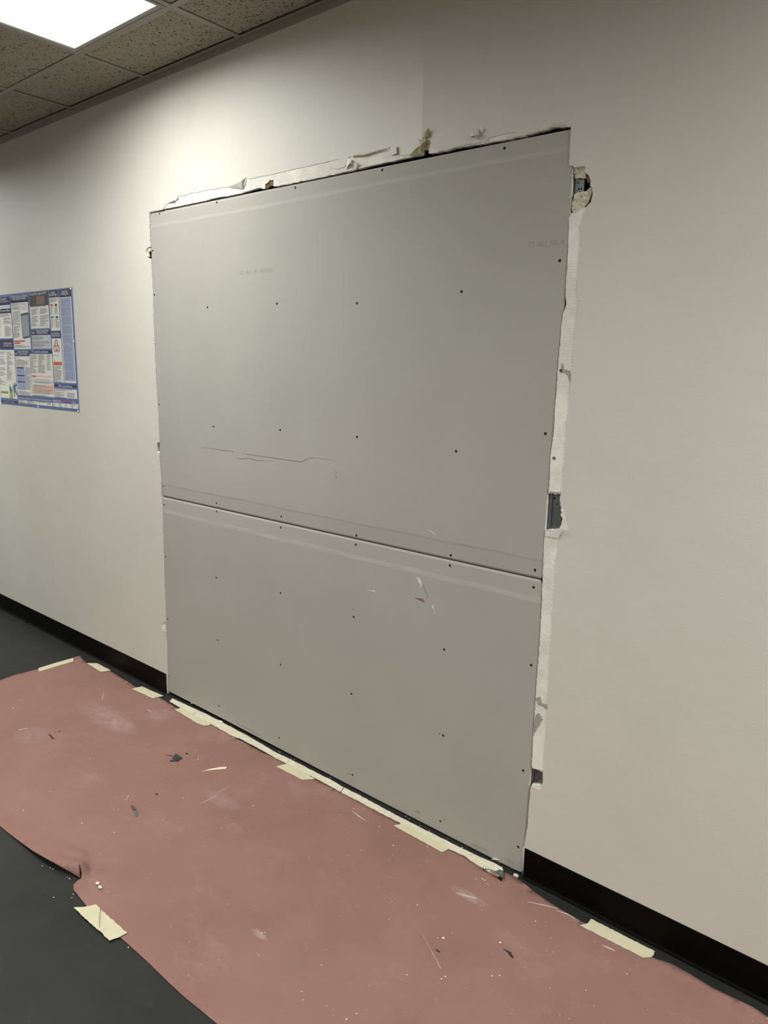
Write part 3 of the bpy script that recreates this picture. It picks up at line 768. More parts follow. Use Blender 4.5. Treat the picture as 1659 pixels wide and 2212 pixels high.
# lifted lip left of the tear: (photo point, height over the floor)
LIP = [(173.6, 1897, .004), (155, 1886, .010), (135, 1874, .016), (116, 1863, .021), (100, 1854.5, .019), (72, 1838.5, .013), (43, 1818, .007), (18, 1799, .004), (0, 1784, .0025)]
CREASE = [(171, 1868.5, .045), (158, 1867, .039), (145, 1865.5, .032), (130, 1863.5, .026)]
TEND = (171.5, 1864, .042)
tu, tv = F(173.6, 1897, .004)
tend = F(*TEND)
CTRL = [(*F(a_, b_, h_), h_) for a_, b_, h_ in LIP + CREASE + [TEND]]
CTRL += [(*F(a_, b_, .003), .003) for a_, b_ in ((0, 1745), (40, 1762), (80, 1778), (120, 1795), (160, 1812), (185, 1822), (-60, 1750), (-40, 1715), (200, 1800))]
CTRL += [(*F(a_, b_, .014), .014) for a_, b_ in ((115, 1838), (145, 1843), (95, 1832), (168, 1846))]
tear_left = [F(*CREASE[0])]
tend_u, tend_v = tend
rj = F(175.5, 1899, .002)
tear_right = [(rj[0] * .55 + tend_u * .45 + .003, rj[1] * .55 + tend_v * .45 + .001)]
CTRL_R = [(tend_u, tend_v, TEND[2]), (*tear_right[0], .018), (*rj, .002)] + [(*F(a_, b_, .002), .002) for a_, b_ in ((159, 1912), (185, 1908), (193, 1893), (200, 1878), (203, 1860), (200, 1842), (190, 1828), (175, 1820), (230, 1870), (230, 1840))]
lip_plan = [F(*q) for q in LIP]
paper_outer = far + [(3.55, -.055), (3.58, -.5), (3.55, -.985), (2.6, -.975), (2.0, -.968)] + rough(near, .05, .0008, False) + tear_right
i_left = len(paper_outer)
paper_outer += [tend] + tear_left + lip_plan + [(.20, -.975), (-.2, -.968), (-.60, -.962), (-.757, -.955), (-.752, -.70)]
def left_of_tear(u, v_):
    # tear polyline from the lip inwards
    P = [lip_plan[0], F(*CREASE[0]), tend]
    for (xa, ya), (xb, yb) in zip(P, P[1:]):
        if min(ya, yb) <= v_ <= max(ya, yb) and abs(yb - ya) > 1e-9:
            return u <= xa + (xb - xa) * (v_ - ya) / (yb - ya) + 1e-4
    return u <= lip_plan[0][0] if v_ < lip_plan[0][1] else False
def edge_v(u): return -.977
creases = [(F(1430, 2075), F(1600, 2160), .010), (F(1470, 2120), F(1659, 2195), .011), (F(1330, 2070), F(1500, 2100), .007), (F(20, 1640), F(110, 1620), .0025), (F(250, 1480), F(200, 1560), .002), (F(1130, 2000), F(1300, 2080), .003)]
def sstep(a, b, x):
    t_ = max(0, min(1, (x - a) / (b - a))); return t_ * t_ * (3 - 2 * t_)
def ph(u, v_):
    h = .0016 + .0012 * (noise.noise(Vector((u * 3, v_ * 4, 1))) + 1) + .0006 * noise.noise(Vector((u * 11, v_ * 13, 3)))
    # the far edge lies taped down
    h *= .45 + .55 * sstep(-.03, -.16, v_) if v_ > -.16 else 1
    h = max(h, .0011)
    for a, b, amp in creases:
        dx, dy = b[0] - a[0], b[1] - a[1]; L = math.hypot(dx, dy)
        t_ = ((u - a[0]) * dx + (v_ - a[1]) * dy) / L / L
        dist = abs((u - a[0]) * dy - (v_ - a[1]) * dx) / L
        if -.1 < t_ < 1.1 and dist < .022: h += amp * (1 - dist / .022) ** 2 * sstep(-.1, .25, t_) * sstep(1.1, .75, t_)
    # lifted lip left of the tear
    if tu - .75 < u < tu + .12 and v_ < tend[1] + .16:
        def idw(C):
            sw = sh = 0.0
            for cx_, cy_, ch in C:
                w_ = 1.0 / (((u - cx_) ** 2 + (v_ - cy_) ** 2) ** 1.5 + 1e-8); sw += w_; sh += w_ * ch
            return sh / sw
        if v_ > tend[1] - 1e-6: hl = idw(CTRL + CTRL_R)
        elif left_of_tear(u, v_): hl = idw(CTRL)
        else: hl = idw(CTRL_R)
        k_ = sstep(tend[1] + .16, tend[1] + .06, v_) * sstep(tu - .75, tu - .55, u) * sstep(tu + .12, tu + .08, u)
        h = h * (1 - k_) + hl * k_
    # curled corner beside the right foot of the patch
    cx_, cy_ = F(1075, 1900)
    dd = math.hypot(u - cx_, (v_ - cy_))
    if dd < .12: h += .016 * sstep(.12, .0, dd)
    return h
pp = grid_pts(paper_outer, .026)
pp += grid_pts([(tu - .50, -1.06), (tu + .08, -1.06), (tu + .08, -.72), (tu - .50, -.72)], .010)
pp += [F(*q) for q in CREASE]
pp = [q for q in pp if inside(q, paper_outer)]
paper = plate('floor_protection_paper', paper_outer, 'rosin_paper', ph, .0007, floormap, pts=pp, smooth=True)
tag(paper, 'red rosin paper sheet covering the floor along the wall', 'floor paper')
def scuff(px, widths, mat='scuff_white', name='scuff_mark'):
    L = FL(px, .0025); o2 = ribbon2d(L, widths)
    return plate(name, o2, mat, lambda u, v_: ph(u, v_) + .0005, .0003, floormap, parent=paper)
plain('dust_smear', (190, 168, 158), 0.95, 0.06, 90, spec=0.1)
scuff([(470, 1718), (450, 1728), (430, 1738)], [.001, .003, .001], 'dust_smear')
scuff([(497, 1697), (483, 1706), (466, 1713)], [.001, .002, .001], 'dust_smear')
scuff([(224, 1497), (221, 1511)], [.002, .003], 'dust_smear')
scuff([(316, 1532), (328, 1538)], [.002, .005], 'dust_smear')
scuff([(40, 1577), (60, 1573)], [.006, .004], 'dust_smear')
scuff([(760, 1751), (775, 1763), (793, 1775)], [.002, .006, .001], 'dust_smear')
scuff([(912, 2018), (930, 2050), (952, 2092)], [.0005, .001, .002], 'dust_smear')
scuff([(985, 1929), (1010, 1936), (1030, 1941)], [.002, .007, .004], 'dust_smear')
scuff([(1140, 1948), (1175, 1955), (1205, 1962)], [.002, .005, .002], 'dust_smear')
scuff([(1300, 2042), (1316, 2048), (1330, 2054)], [.002, .007, .002], 'dust_smear')
scuff([(1200, 1965), (1225, 1974), (1243, 1984)], [.002, .006, .002], 'dust_smear')
plain('rip_dark', (60, 42, 40), 0.95, 0.1, 90, spec=0.1)
scuff([(106, 1587), (110, 1590), (113, 1595), (118, 1597)], [.006, .005, .006, .003], 'rip_dark', 'small_rip')
scuff([(118, 1582), (121, 1582)], [.004, .003], 'rip_dark', 'small_rip')
scuff([(125, 1581), (133, 1579)], [.006, .003], 'rip_dark', 'small_rip')
scuff([(358, 1630.5), (364, 1632), (372, 1633)], [.004, .003, .006], 'rip_dark', 'small_rip')
scuff([(401, 1627), (404, 1628), (405, 1630)], [.005, .008, .003], 'rip_dark', 'small_rip')

# ------------------------------------------------------------------ masking tape pieces
def tape(px, label, mat='tape_fresh', name='masking_tape', z=.0036, rag=.0012, group='masking tape pieces holding the floor paper', follow=True):
    L = rough(FL(px, .003), .008, rag)
    L = [(u, min(v_, -.0135)) for u, v_ in L]
    def top(u, v_):
        if not follow: return z
        return z
    o = plate(name, L, mat, top, .0004, floormap, pts=grid_pts(L, .02))
    tag(o, label, 'tape', group); return o
TP = [
    ([(82.5, 1443.5), (120, 1432), (159, 1421), (158.6, 1429), (120, 1440), (84.5, 1450.7)], 'cream masking tape strip across the far end of the red paper'),
    ([(186.6, 1432.5), (209.8, 1432.8), (239.6, 1448.4), (217, 1451.3)], 'short cream masking tape piece nearest the far corner of the red paper'),
    ([(284, 1487.8), (306.7, 1483), (353.6, 1503.4), (330, 1508.6)], 'cream masking tape piece below the end of the left black baseboard'),
    ([(377.7, 1533), (392, 1529), (456.3, 1565), (450, 1567), (441.4, 1568), (425, 1562)], 'cream masking tape piece under the left foot of the grey patch'),
    ([(596.7, 1656), (609, 1653), (620.6, 1649), (681, 1683), (652.8, 1684.7)], 'cream masking tape piece under the middle of the grey patch'),
    ([(850.3, 1784), (871, 1778.5), (971, 1833), (955, 1841)], 'cream masking tape piece under the right part of the grey patch'),
    ([(1252.6, 1999.5), (1270, 1994), (1276.5, 1985), (1414.5, 2055), (1411.6, 2064), (1408, 2067), (1389.6, 2069)], 'long cream masking tape piece beside the right black baseboard'),
]
for px, lb in TP: tape(px, lb)
t8 = tape([(159, 1962), (186, 1960), (207, 1955), (216, 1963), (217, 1970), (220, 1968), (275, 2016.6), (258, 2026), (236, 2033.7), (216, 2013), (208, 2008)],
          'wide cream masking tape piece on the near torn edge of the red paper', z=.0058)
plate('crease', ribbon2d(FL([(217, 1965), (215.5, 1985), (214.5, 2004)], .0059), [.003, .004, .002]), 'tape_crease', .0062, .0003, floormap, parent=t8)
tape([(1655, 2199), (1680, 2205), (1740, 2236), (1700, 2232)], 'masking tape corner at the bottom right edge of the picture')
# old dusty tape line along the foot of the patch, torn into lengths
def strip_piece(top_px, bot_px, label, z):
    L = FL(top_px, .002) + FL(bot_px, .002)[::-1]
    L = rough(L, .010, .0012)
    L = [(u, min(v_, -.0012 if .0 < u < 1.935 else -.0135)) for u, v_ in L]
    o = plate('old_masking_tape', L, 'tape_old', z, .0005, floormap)
    tag(o, label, 'tape', 'old tape lengths along the foot of the patch'); return o
strip_piece([(372, 1508.5), (410, 1526), (449, 1544), (480, 1560), (522, 1583)], [(366, 1515), (392, 1530), (459, 1566), (503, 1590), (514, 1595)], 'dusty old tape length on the floor by the left baseboard end', .0022)
strip_piece([(522, 1582), (560, 1604), (597, 1626), (627, 1640)], [(515, 1594), (562.6, 1619), (596, 1638), (618, 1649)], 'dusty old tape length, second from the left along the patch foot', .0026)
strip_piece([(627, 1640), (671, 1663), (715, 1685), (742, 1701)], [(618, 1649), (650, 1666), (684, 1683), (735.6, 1711)], 'dusty old tape length below the middle of the patch', .0030)
strip_piece([(743, 1701), (775, 1717), (845, 1755), (880, 1773)], [(737, 1712), (775, 1731), (817, 1754), (866, 1779)], 'dusty old tape length, second from the right along the patch foot', .0026)
strip_piece([(880, 1773), (914, 1791), (969.5, 1818.6), (1025, 1846), (1064, 1863), (1086, 1875), (1080, 1884)], [(864, 1779), (969.5, 1835), (1003, 1849), (1028, 1868), (1047, 1881), (1070, 1893)], 'dusty old tape length ending by the right baseboard, widest', .0030)
# plaster dabs on it
def crumb(name, px, size, mat, label, cat, flat=.45, z=None, group=None, k=None, seed=0):
    """small irregular chip resting on what lies below it"""
    rr = random.Random(seed + int(px[0] * 13 + px[1])); u, v_ = F(px[0], px[1], .003)
    zz = z if z is not None else (ph(u, v_) if inside((u, v_), paper_outer) else .0)
    bm = bmesh.new(); bmesh.ops.create_icosphere(bm, subdivisions=1, radius=1.0)
    for v in bm.verts:
        s = rr.uniform(.72, 1.18); v.co = Vector((v.co.x * size[0] * s, v.co.y * size[1] * s, v.co.z * size[0] * flat * s))
    rz = Matrix.Rotation(rr.uniform(0, 3.1) if k is None else k, 4, 'Z'); bmesh.ops.transform(bm, matrix=rz, verts=bm.verts)
    lo = min(v.co.z for v in bm.verts)
    me = bpy.data.meshes.new(name); bm.to_mesh(me); bm.free(); me.materials.append(MATS[mat])
    o = bpy.data.objects.new(name, me); COL.objects.link(o); o.location = (u, v_, zz - lo + .0002)
    tag(o, label, cat, group); return o
crumb('plaster_dab', (477, 1560), (.013, .007), 'gypsum_white', 'larger white plaster dab on the old tape below the left of the patch', 'plaster', .3, .003, k=.2)
crumb('plaster_dab', (445, 1545), (.009, .005), 'gypsum_white', 'smaller white plaster dab on the old tape below the left of the patch', 'plaster', .3, .003, k=.2)
crumb('plaster_dab', (415, 1520), (.008, .005), 'gypsum_white', 'white plaster dab nearest the left foot of the patch', 'plaster', .5, .003, k=.2)
crumb('plaster_dab', (1014, 1846), (.008, .003), 'gypsum_white', 'white plaster flake on the wide end of the old tape', 'plaster', .4, .004, k=.4)
crumb('gypsum_chip', (211, 1916), (.0080, .0055), 'gypsum_white', 'white gypsum chip near the torn edge, farther of the pair', 'gypsum chip', .55, k=.3)
crumb('gypsum_chip', (216.5, 1922.5), (.0085, .0065), 'gypsum_white', 'white gypsum chip near the torn edge, nearer of the pair', 'gypsum chip', .55, k=.1)
crumb('gypsum_chip', (958, 2027), (.0048, .003), 'gypsum_white', 'tiny white gypsum chip left of the small dark sliver', 'gypsum chip', .5, k=.9)
crumb('gypsum_chip', (1080.5, 2037.5), (.0042, .003), 'gypsum_white', 'tiny white gypsum chip just above the black sliver', 'gypsum chip', .5, k=.9)
crumb('dark_crumb', (338, 1716.5), (.0050, .0038), 'screw_black', 'small black crumb on the red paper', 'debris', .6)

def chip(name, px, zs, mat, label=None, cat=None, thick=.0015, parent=None, group=None):
    """flat scrap: outline on the floor with a height over the paper for each corner"""
    L = FL(px, .004); n = len(L)
    verts = []
    for (u, v_), z in zip(L, zs): verts.append((u, v_, ph(u, v_) + z + thick))
    for (u, v_), z in zip(L, zs): verts.append((u, v_, ph(u, v_) + z + .0003))
    faces = [tuple(range(n)), tuple(range(2 * n - 1, n - 1, -1))] + [(i, (i + 1) % n, n + (i + 1) % n, n + i) for i in range(n)]
    o = mesh_obj(name, verts, faces, mat, parent)
    if label: tag(o, label, cat, group)
    return o
cm = chip('bent_metal_scrap', [(371, 1638.5), (379.5, 1630.5), (394, 1637.5), (390, 1641), (384, 1642), (373, 1640)], [.0, .005, .003, 0, 0, 0], 'chip_dark', 'bent black and grey scrap with a shiny ridge on the paper', 'debris', .002)
chip('ridge', [(378, 1634), (387.5, 1640), (389, 1640), (380, 1633.5)], [.0045, .003, .003, .0045], 'galvanised', thick=.0025, parent=cm)
chip('lower_lip', [(367, 1643), (387.5, 1642.5), (387.5, 1644.5), (367, 1645)], [.0, .0, 0, 0], 'chip_dark', thick=.003, parent=cm)
ck = chip('brown_scrap', [(282, 1741), (284.5, 1739), (286.5, 1740), (292, 1745.5), (294, 1748.5), (289.5, 1751.5), (284.5, 1746)], [0, .001, .002, .003, .003, .002, .001], 'chip_brown', 'brown and slate leaf shaped scrap on the red paper', 'debris', .0015)
chip('slate_tip', [(290, 1753), (293.5, 1751), (297, 1753), (297.5, 1758), (296.5, 1763), (295, 1764.3), (293, 1763), (290.5, 1758)], [.002, .003, .002, .001, 0, 0, 0, .001], 'chip_slate', thick=.0015, parent=ck)
chip('cream_sliver', [(436, 1666.5), (455, 1661.5), (475, 1658), (488, 1657), (490, 1659), (487.5, 1660.8), (466, 1662.5), (452, 1664)], [0, .001, .001, .001, .001, 0, 0, 0], 'sliver_cream', 'cream paper sliver lying on the red paper near the black scrap', 'paper sliver')
chip('black_sliver', [(1087, 2049.5), (1095, 2054), (1103.5, 2058.5), (1104.5, 2062.5), (1108, 2067), (1107.5, 2070), (1102, 2065), (1097, 2057.5)], [0, .001, .002, .002, .001, 0, .0, .001], 'screw_black', 'curved black sliver on the red paper at the lower right', 'debris')
chip('dark_sliver', [(941, 2050.5), (945, 2052), (950.5, 2056), (949, 2056.8), (943, 2053)], [0, .001, 0, 0, 0], 'screw_black', 'tiny straight dark sliver on the red paper', 'debris')
# curled end of the tape beside the right foot of the patch
cl = chip('curled_tape_end', [(1042, 1879), (1050, 1884), (1071, 1893), (1078, 1886), (1088, 1888), (1087, 1905), (1083.5, 1908.5), (1062, 1892), (1043, 1888)],
          [.002, .003, .004, .001, .0, .004, .008, .008, .006], 'chip_slate', 'curled grey tape end sprinkled with plaster at the patch right foot', 'tape', .001)
chip('red_backing', [(1056, 1889), (1070, 1900), (1081, 1905), (1073, 1905.5), (1060, 1896)], [.009, .009, .008, .004, .004], 'rosin_paper', thick=.0008, parent=cl)
for i, q in enumerate(((1048, 1884, .004), (1051, 1887, .003), (1067, 1893, .004), (1083.5, 1891, .005), (1081, 1896, .002), (1046, 1887.5, .003))):
    o = crumb('plaster_bit', q[:2], (q[2], q[2] * .6), 'gypsum_white', None, None, .6, .020, seed=i)
    o.parent = cl
crumb('plaster_dab', (1114, 1894), (.011, .009), 'gypsum', 'crumbly plaster heap at the right foot of the patch', 'plaster', .6, 0.0)
# uncountable fine gypsum dust crumbs
rr = random.Random(21); verts, faces = [], []
def add_crumb(u, v_, z, s):
    b = len(verts); a0 = rr.uniform(0, 6.28)
    for k in range(5):
        a = a0 + k * 1.2566; q = s * rr.uniform(.7, 1.2); verts.append((u + q * math.cos(a), v_ + q * math.sin(a), z))
    verts.append((u + rr.uniform(-.3, .3) * s, v_ + rr.uniform(-.3, .3) * s, z + s * .8))
    for k in range(5): faces.append((b + k, b + (k + 1) % 5, b + 5))
    faces.append((b + 4, b + 3, b + 2, b + 1, b))
spots = [(245, 1749), (256, 1749), (277, 1721), (274, 1727), (270, 1728), (247, 1799), (109, 1710), (50, 1751), (14, 1473), (28, 1530), (177, 1779), (194, 1639), (172, 1645),
         (428, 1640), (428, 1634), (396, 1724), (410, 1782), (352, 1772), (114, 1876), (108, 1873), (91, 1869), (150, 1897), (146, 1894), (155, 1938), (158, 1930), (116, 1937), (277, 2045),
         (234, 1927), (566, 2016), (558, 2064), (573, 2015), (694, 2085), (846, 1948), (902, 1955), (879, 2106), (954, 2115), (962, 2110), (945, 2026), (977, 2016), (1086, 1894), (875, 1807), (850, 1827),
         (924, 1829), (960, 1837), (780, 1838), (752, 1848), (820, 1786), (764, 1746), (1028, 1903), (1042, 1905), (1047, 1908), (1050, 1914), (1054, 1917), (1156, 1991), (1079, 2108), (1063, 2109),
         (1209, 2195), (1354, 2104), (1265, 2140), (570, 1693), (692, 1705), (546, 1741), (735, 1760), (655, 2160), (652, 2142), (770, 2190), (748, 2202)]
for px, py in spots:
    u, v_ = F(px, py, .002); z = ph(u, v_) + .0002 if inside((u, v_), paper_outer) else .0002
    add_crumb(u, v_, z, rr.uniform(.0012, .0026))
for _ in range(330):
    u = rr.uniform(-.7, 3.2); v_ = -.05 - abs(rr.gauss(0, .42))
    if v_ < -1.25: continue
    z = ph(u, v_) + .0002 if inside((u, v_), paper_outer) else .0002
    if u < 1.94 or v_ < -.03: add_crumb(u, v_, z, rr.uniform(.0005, .0013))
for _ in range(60):
    u = rr.uniform(0.02, 1.9); add_crumb(u, -rr.uniform(.003, .028), .0034, rr.uniform(.0008, .0024))
o = mesh_obj('gypsum_crumbs', verts, faces, 'gypsum_white', weld=False)
tag(o, 'fine white gypsum crumbs scattered over the floor and paper', 'crumbs', kind='stuff')

# ------------------------------------------------------------------ poster
PZ = 7.3733
def pw(X, Y): return W(X / PZ, 600 + Y / PZ)
PL, PR_, PT, PB = -1.620, -0.702, 1.934, 1.322
poster = empty('notice_poster', (PL, 0, PB)); tag(poster, 'blue bordered workplace notice poster with many text panels on the wall', 'poster')
def bow(u): return .0008 + .004 * max(0, 1 - ((u - (PR_ - .28)) / .28) ** 2) * (1 if u > PR_ - .56 else 0)
nU = 14
lines = [((PL + (PR_ - PL) * i / nU, PB - .01), (PL + (PR_ - PL) * i / nU, PT + .01)) for i in range(1, nU)]
plate('sheet', [(PL, PB), (PR_, PB), (PR_, PT), (PL, PT)], 'p_blue', .0012, .0009, parent=poster)
LAY = [0.0]
def prect(nme, X0_, Y0_, X1_, Y1_, mat, lvl=1):
    a = pw(X0_, Y0_); b = pw(X1_, Y1_)
    u0, u1 = max(PL + .003, min(a[0], b[0])), min(PR_ - .002, max(a[0], b[0])); v0, v1 = min(a[1], b[1]), max(a[1], b[1])
    return plate(nme, [(u0, v0), (u1, v0), (u1, v1), (u0, v1)], mat, .0012 + lvl * .00025, .0002, parent=poster)
def ppoly(nme, pts, mat, lvl=3):
    return plate(nme, [pw(*q) for q in pts], mat, .0012 + lvl * .00025, .0002, parent=poster)
HEAD = 'header_bar'; PAN = 'text_panel'
prect(HEAD, -110, 330, 168, 425, 'p_navy'); prect(PAN, -110, 440, 170, 505, 'p_grey'); prect(HEAD, -110, 512, 178, 560, 'p_navy'); prect(PAN, -110, 575, 208, 962, 'p_white')
prect(HEAD, -110, 990, 218, 1135, 'p_navy'); prect(PAN, -110, 1152, 285, 1932, 'p_white'); prect(HEAD, 20, 1948, 290, 2008, 'p_navy')
prect(HEAD, 168, 300, 458, 380, 'p_navy'); prect(PAN, 178, 388, 498, 1135, 'p_white')
prect(HEAD, 468, 240, 770, 300, 'p_navy'); prect('photo_panel', 470, 292, 776, 436, 'p_photo', 2); prect(PAN, 474, 446, 798, 800, 'p_white')
prect(HEAD, 500, 836, 812, 905, 'p_navy'); prect(PAN, 508, 918, 824, 1128, 'p_grey')
prect(HEAD, 780, 205, 930, 308, 'p_navy'); prect(PAN, 786, 322, 966, 838, 'p_white')
prect(HEAD, 818, 862, 972, 955, 'p_navy'); prect(PAN, 826, 968, 1022, 1670, 'p_white')
prect(HEAD, 944, 190, 1140, 298, 'p_navy'); prect(PAN, 946, 308, 1218, 1682, 'p_white'); prect('tinted_panel', 960, 326, 1206, 1650, 'p_lav', 2)
prect(HEAD, 236, 1160, 468, 1242, 'p_navy'); prect(PAN, 243, 1250, 520, 1882, 'p_white')
prect('tinted_panel', 264, 1424, 412, 1790, 'p_lav', 2); prect('tinted_panel', 384, 1424, 505, 1790, 'p_grey', 2)
for a in ((265, 1420, 386, 1446), (275, 1545, 398, 1570), (285, 1645, 405, 1670)): prect(HEAD, *a, 'p_navy', 3)
prect(HEAD, 470, 1152, 832, 1205, 'p_navy'); prect(PAN, 478, 1214, 876, 1905, 'p_white')
prect('orange_band', 508, 1552, 842, 1590, 'p_peach', 2); prect('orange_band', 510, 1552, 580, 1582, 'p_orange', 3)
prect('table_head', 518, 1628, 860, 1686, 'p_grey', 2); prect('peach_table', 522, 1694, 866, 1850, 'p_peach', 2)
prect('orange_block', 856, 1338, 992, 1396, 'p_orange', 2)
prect(HEAD, 868, 1694, 1222, 1750, 'p_navy'); prect(PAN, 876, 1762, 1236, 1932, 'p_white')
prect(HEAD, 296, 1896, 834, 1940, 'p_navy'); prect(PAN, 298, 1942, 840, 2048, 'p_white')
prect('red_header', 845, 1945, 1138, 1982, 'p_red'); prect(PAN, 846, 1986, 1148, 2080, 'p_white')
prect(HEAD, 1152, 1966, 1230, 1994, 'p_navy'); prect(PAN, 1156, 2004, 1252, 2092, 'p_white')
# warning-sign swatches, device, photo detail
for a, c in (((806, 420, 846, 450), 'p_red'), ((874, 418, 916, 446), 'p_dark'), ((876, 446, 916, 476), 'p_yellow'), ((820, 614, 858, 640), 'p_teal'), ((888, 612, 930, 640), 'p_dark')):
    prect('sign_swatch', *a, c, 2)
ppoly('phone_picture', [(332, 580), (345, 572), (445, 552), (460, 560), (487, 940), (470, 952), (385, 972), (368, 960)], 'p_phone', 2)
ppoly('phone_screen', [(342, 608), (455, 585), (478, 925), (376, 945)], 'p_screen', 3)
prect('picture_detail', 580, 300, 715, 420, 'p_photo2', 3)
# running figures in green and blue
ppoly('figure_print', [(152, 1698), (182, 1750), (198, 1790), (190, 1850), (200, 1930), (155, 1930), (168, 1850), (158, 1780)], 'p_teal', 2)
ppoly('figure_print', [(165, 1830), (205, 1850), (215, 1930), (160, 1930)], 'p_green', 3)
ppoly('figure_print', [(205, 1680), (215, 1690), (218, 1740), (226, 1800), (212, 1850), (206, 1780)], 'p_green', 3)
ppoly('figure_print', [(234, 1660), (246, 1670), (246, 1705), (272, 1690), (276, 1700), (252, 1740), (256, 1790), (278, 1850), (272, 1880), (244, 1810), (238, 1900), (228, 1900), (232, 1800), (216, 1740), (232, 1700)], 'p_blue2', 3)
prect('green_label', 20, 1800, 138, 1845, 'p_green', 2)
# body copy: rows of small print
tv_, tf_ = [], []
rp = random.Random(4)
def body(X0_, Y0_, X1_, Y1_, n, th=.45, store=None):
    for i in range(n):
        ya = Y0_ + (Y1_ - Y0_) * i / n; yb = ya + (Y1_ - Y0_) / n * th
        xr = X0_ + (X1_ - X0_) * (rp.uniform(.80, 1.0) if rp.random() < .75 else rp.uniform(.35, .7))
        a = pw(X0_, ya); b = pw(xr, yb); b2 = pw(xr, ya)
        s = len(tv_); v1, v0 = a[1], a[1] - abs(a[1] - pw(X0_, yb)[1])
        tv_.extend([(a[0], -.00215, v0), (b2[0], -.00215, v0), (b2[0], -.00215, v1), (a[0], -.00215, v1)]); tf_.append((s, s + 1, s + 2, s + 3))
for a in ((-100, 590, 195, 640, 4), (-100, 655, 30, 940, 20), (60, 640, 180, 740, 8), (80, 770, 190, 940, 14), (-100, 1175, 100, 1700, 30), (115, 1180, 210, 1640, 28),
          (190, 400, 440, 460, 5), (195, 470, 445, 520, 5), (205, 540, 330, 760, 14), (220, 770, 330, 960, 16), (240, 1070, 480, 1115, 5),
          (485, 460, 755, 480, 2), (500, 500, 610, 600, 9), (640, 490, 760, 580, 8), (505, 615, 610, 780, 11), (645, 600, 780, 780, 12),
          (515, 930, 700, 1000, 6), (515, 1010, 810, 1110, 7), (795, 330, 925, 400, 6), (808, 465, 850, 590, 9), (875, 485, 930, 580, 8), (820, 650, 860, 800, 10), (885, 650, 950, 800, 11),
          (850, 1232, 965, 1250, 1), (860, 1312, 890, 1324, 1), (868, 1410, 990, 1660, 17),
          (250, 1262, 345, 1280, 1), (258, 1296, 470, 1410, 9), (400, 1430, 490, 1780, 12), (275, 1460, 370, 1520, 4), (290, 1590, 390, 1640, 3), (300, 1800, 500, 1875, 6),
          (488, 1225, 600, 1520, 20), (612, 1225, 735, 1520, 22), (752, 1225, 812, 1480, 16), (530, 1610, 830, 1625, 1), (560, 1650, 830, 1680, 2), (535, 1700, 855, 1845, 9), (535, 1860, 770, 1890, 3),
          (890, 1770, 1215, 1800, 2), (895, 1815, 1045, 1910, 6), (1075, 1830, 1210, 1910, 5), (310, 1950, 410, 2000, 5), (430, 1955, 580, 2010, 5), (600, 1960, 730, 1985, 3), (755, 1970, 815, 2020, 5),
          (860, 2000, 885, 2060, 3), (945, 2000, 985, 2065, 3), (1045, 2005, 1075, 2065, 3), (1170, 2010, 1235, 2040, 3), (60, 1968, 270, 1985, 1)):
    body(*a)
for i in range(9): body(970 + i * 8, 345 + i * 145, 1120 + i * 8, 460 + i * 145, 8, .3)
mesh_obj('small_print', tv_, tf_, 'p_text', poster, weld=False)
tv_, tf_ = [], []
body(235, 1000, 420, 1022, 1, .9); body(235, 1030, 475, 1054, 1, .9)
mesh_obj('red_print', tv_, tf_, 'p_red', poster, weld=False)
# headings
def head(txt, X0_, Y0_, X1_, h, mat='p_head', lvl=4):
    a = pw(X0_, Y0_); b = pw(X1_, Y0_)
    text_mesh('heading', txt, (a[0], a[1]), h, mat, poster, .0012 + lvl * .00025 + .0001, width=b[0] - a[0])
head('at Work Control?', -100, 372, 102, .013); head('and how to report it', -100, 402, 140, .008)
head('Workplace Protection Rights', -100, 550, 170, .011)
head('Job Safety and Health', 66, 1062, 196, .013); head("IT'S THE LAW", 68, 1096, 196, .008)
head('A Wise Precaution and Estimated', 172, 328, 448, .012); head('What to Report Immediately', 205, 358, 418, .012)
head('Protecting Workers Against COVID-19', 480, 284, 748, .0125)
head('Accident', 815, 258, 882, .012); head('Prevention Signs', 792, 292, 915, .012)
head('Hazard Codes', 990, 240, 1078, .012); head('Warning Labels', 980, 276, 1090, .012)
head('Access to Employee Medical', 580, 862, 778, .012); head('and Exposure Records', 600, 894, 762, .012); head('OSHA', 516, 892, 562, .011)
head('Universal Bloodborne', 826, 905, 960, .011); head('Pathogens Precautions', 830, 940, 966, .011)
head('Summary of Work-Related', 288, 1192, 456, .011); head('Injuries and Illnesses', 310, 1226, 442, .011); head('OSHA', 246, 1222, 290, .010)
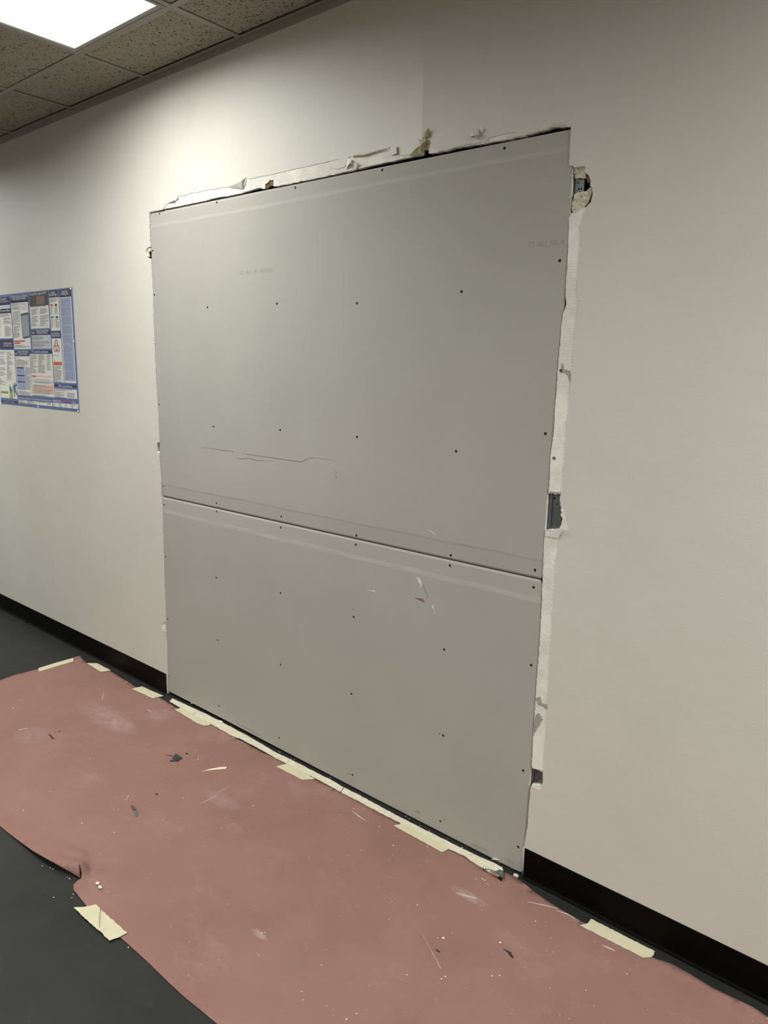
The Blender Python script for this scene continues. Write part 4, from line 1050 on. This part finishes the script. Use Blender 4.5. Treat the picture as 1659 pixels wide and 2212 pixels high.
head('PPE - Personal Protective Equipment', 512, 1196, 772, .013)
head('OSHA Compliance Information', 935, 1738, 1155, .013)
head('Medical Notice - All Employees Must Know Where Their Equipment is Kept', 304, 1924, 820, .010)
head('Emergency Numbers', 848, 1968, 980, .011, 'p_head'); head('Last Issue', 1158, 1988, 1222, .009)
head('Hepatitis B Vaccination', 38, 1830, 130, .007, 'p_dark')
# biohazard emblem
bx, bz = pw(905, 1098)
bv, bf = [], []
def arc(cx_, cz_, r0, r1, a0, a1, n=14):
    s = len(bv)
    for i in range(n + 1):
        a = a0 + (a1 - a0) * i / n
        bv.append((cx_ + r0 * math.cos(a), -.0021, cz_ + r0 * math.sin(a))); bv.append((cx_ + r1 * math.cos(a), -.0021, cz_ + r1 * math.sin(a)))
    for i in range(n): bf.append((s + 2 * i, s + 2 * i + 1, s + 2 * i + 3, s + 2 * i + 2))
Rb = .018
for k in range(3):
    a = math.pi / 2 + k * 2.0944
    arc(bx + Rb * math.cos(a), bz + Rb * math.sin(a), .0125, .0175, a + math.pi + .35 - 0.1 - math.pi * .0, a + math.pi - .35 + 2 * math.pi + 0.1 - .0, 18)
arc(bx, bz, .0185, .0215, 0, 2 * math.pi, 24)
mesh_obj('biohazard_emblem', bv, bf, 'p_orange', poster, weld=False)
# push pins
def pin(px, label):
    u, v_ = W(*px)
    bm = bmesh.new(); bmesh.ops.create_uvsphere(bm, u_segments=8, v_segments=6, radius=.0045)
    for v in bm.verts: v.co.y *= .7
    me = bpy.data.meshes.new('push_pin'); bm.to_mesh(me); bm.free(); me.materials.append(MATS['pin_white'])
    o = bpy.data.objects.new('push_pin', me); COL.objects.link(o); o.location = (u, -.0042, v_); tag(o, label, 'push pin', 'push pins holding the poster')
pin((154.5, 624), 'white push pin at the top right corner of the poster'); pin((161, 738), 'white push pin halfway down the right edge of the poster')
pin((170.5, 888.5), 'white push pin at the bottom right corner of the poster'); pin((84.5, 878.5), 'white push pin in the middle of the bottom edge of the poster')
pin((4.5, 873), 'white push pin at the bottom left corner of the poster')
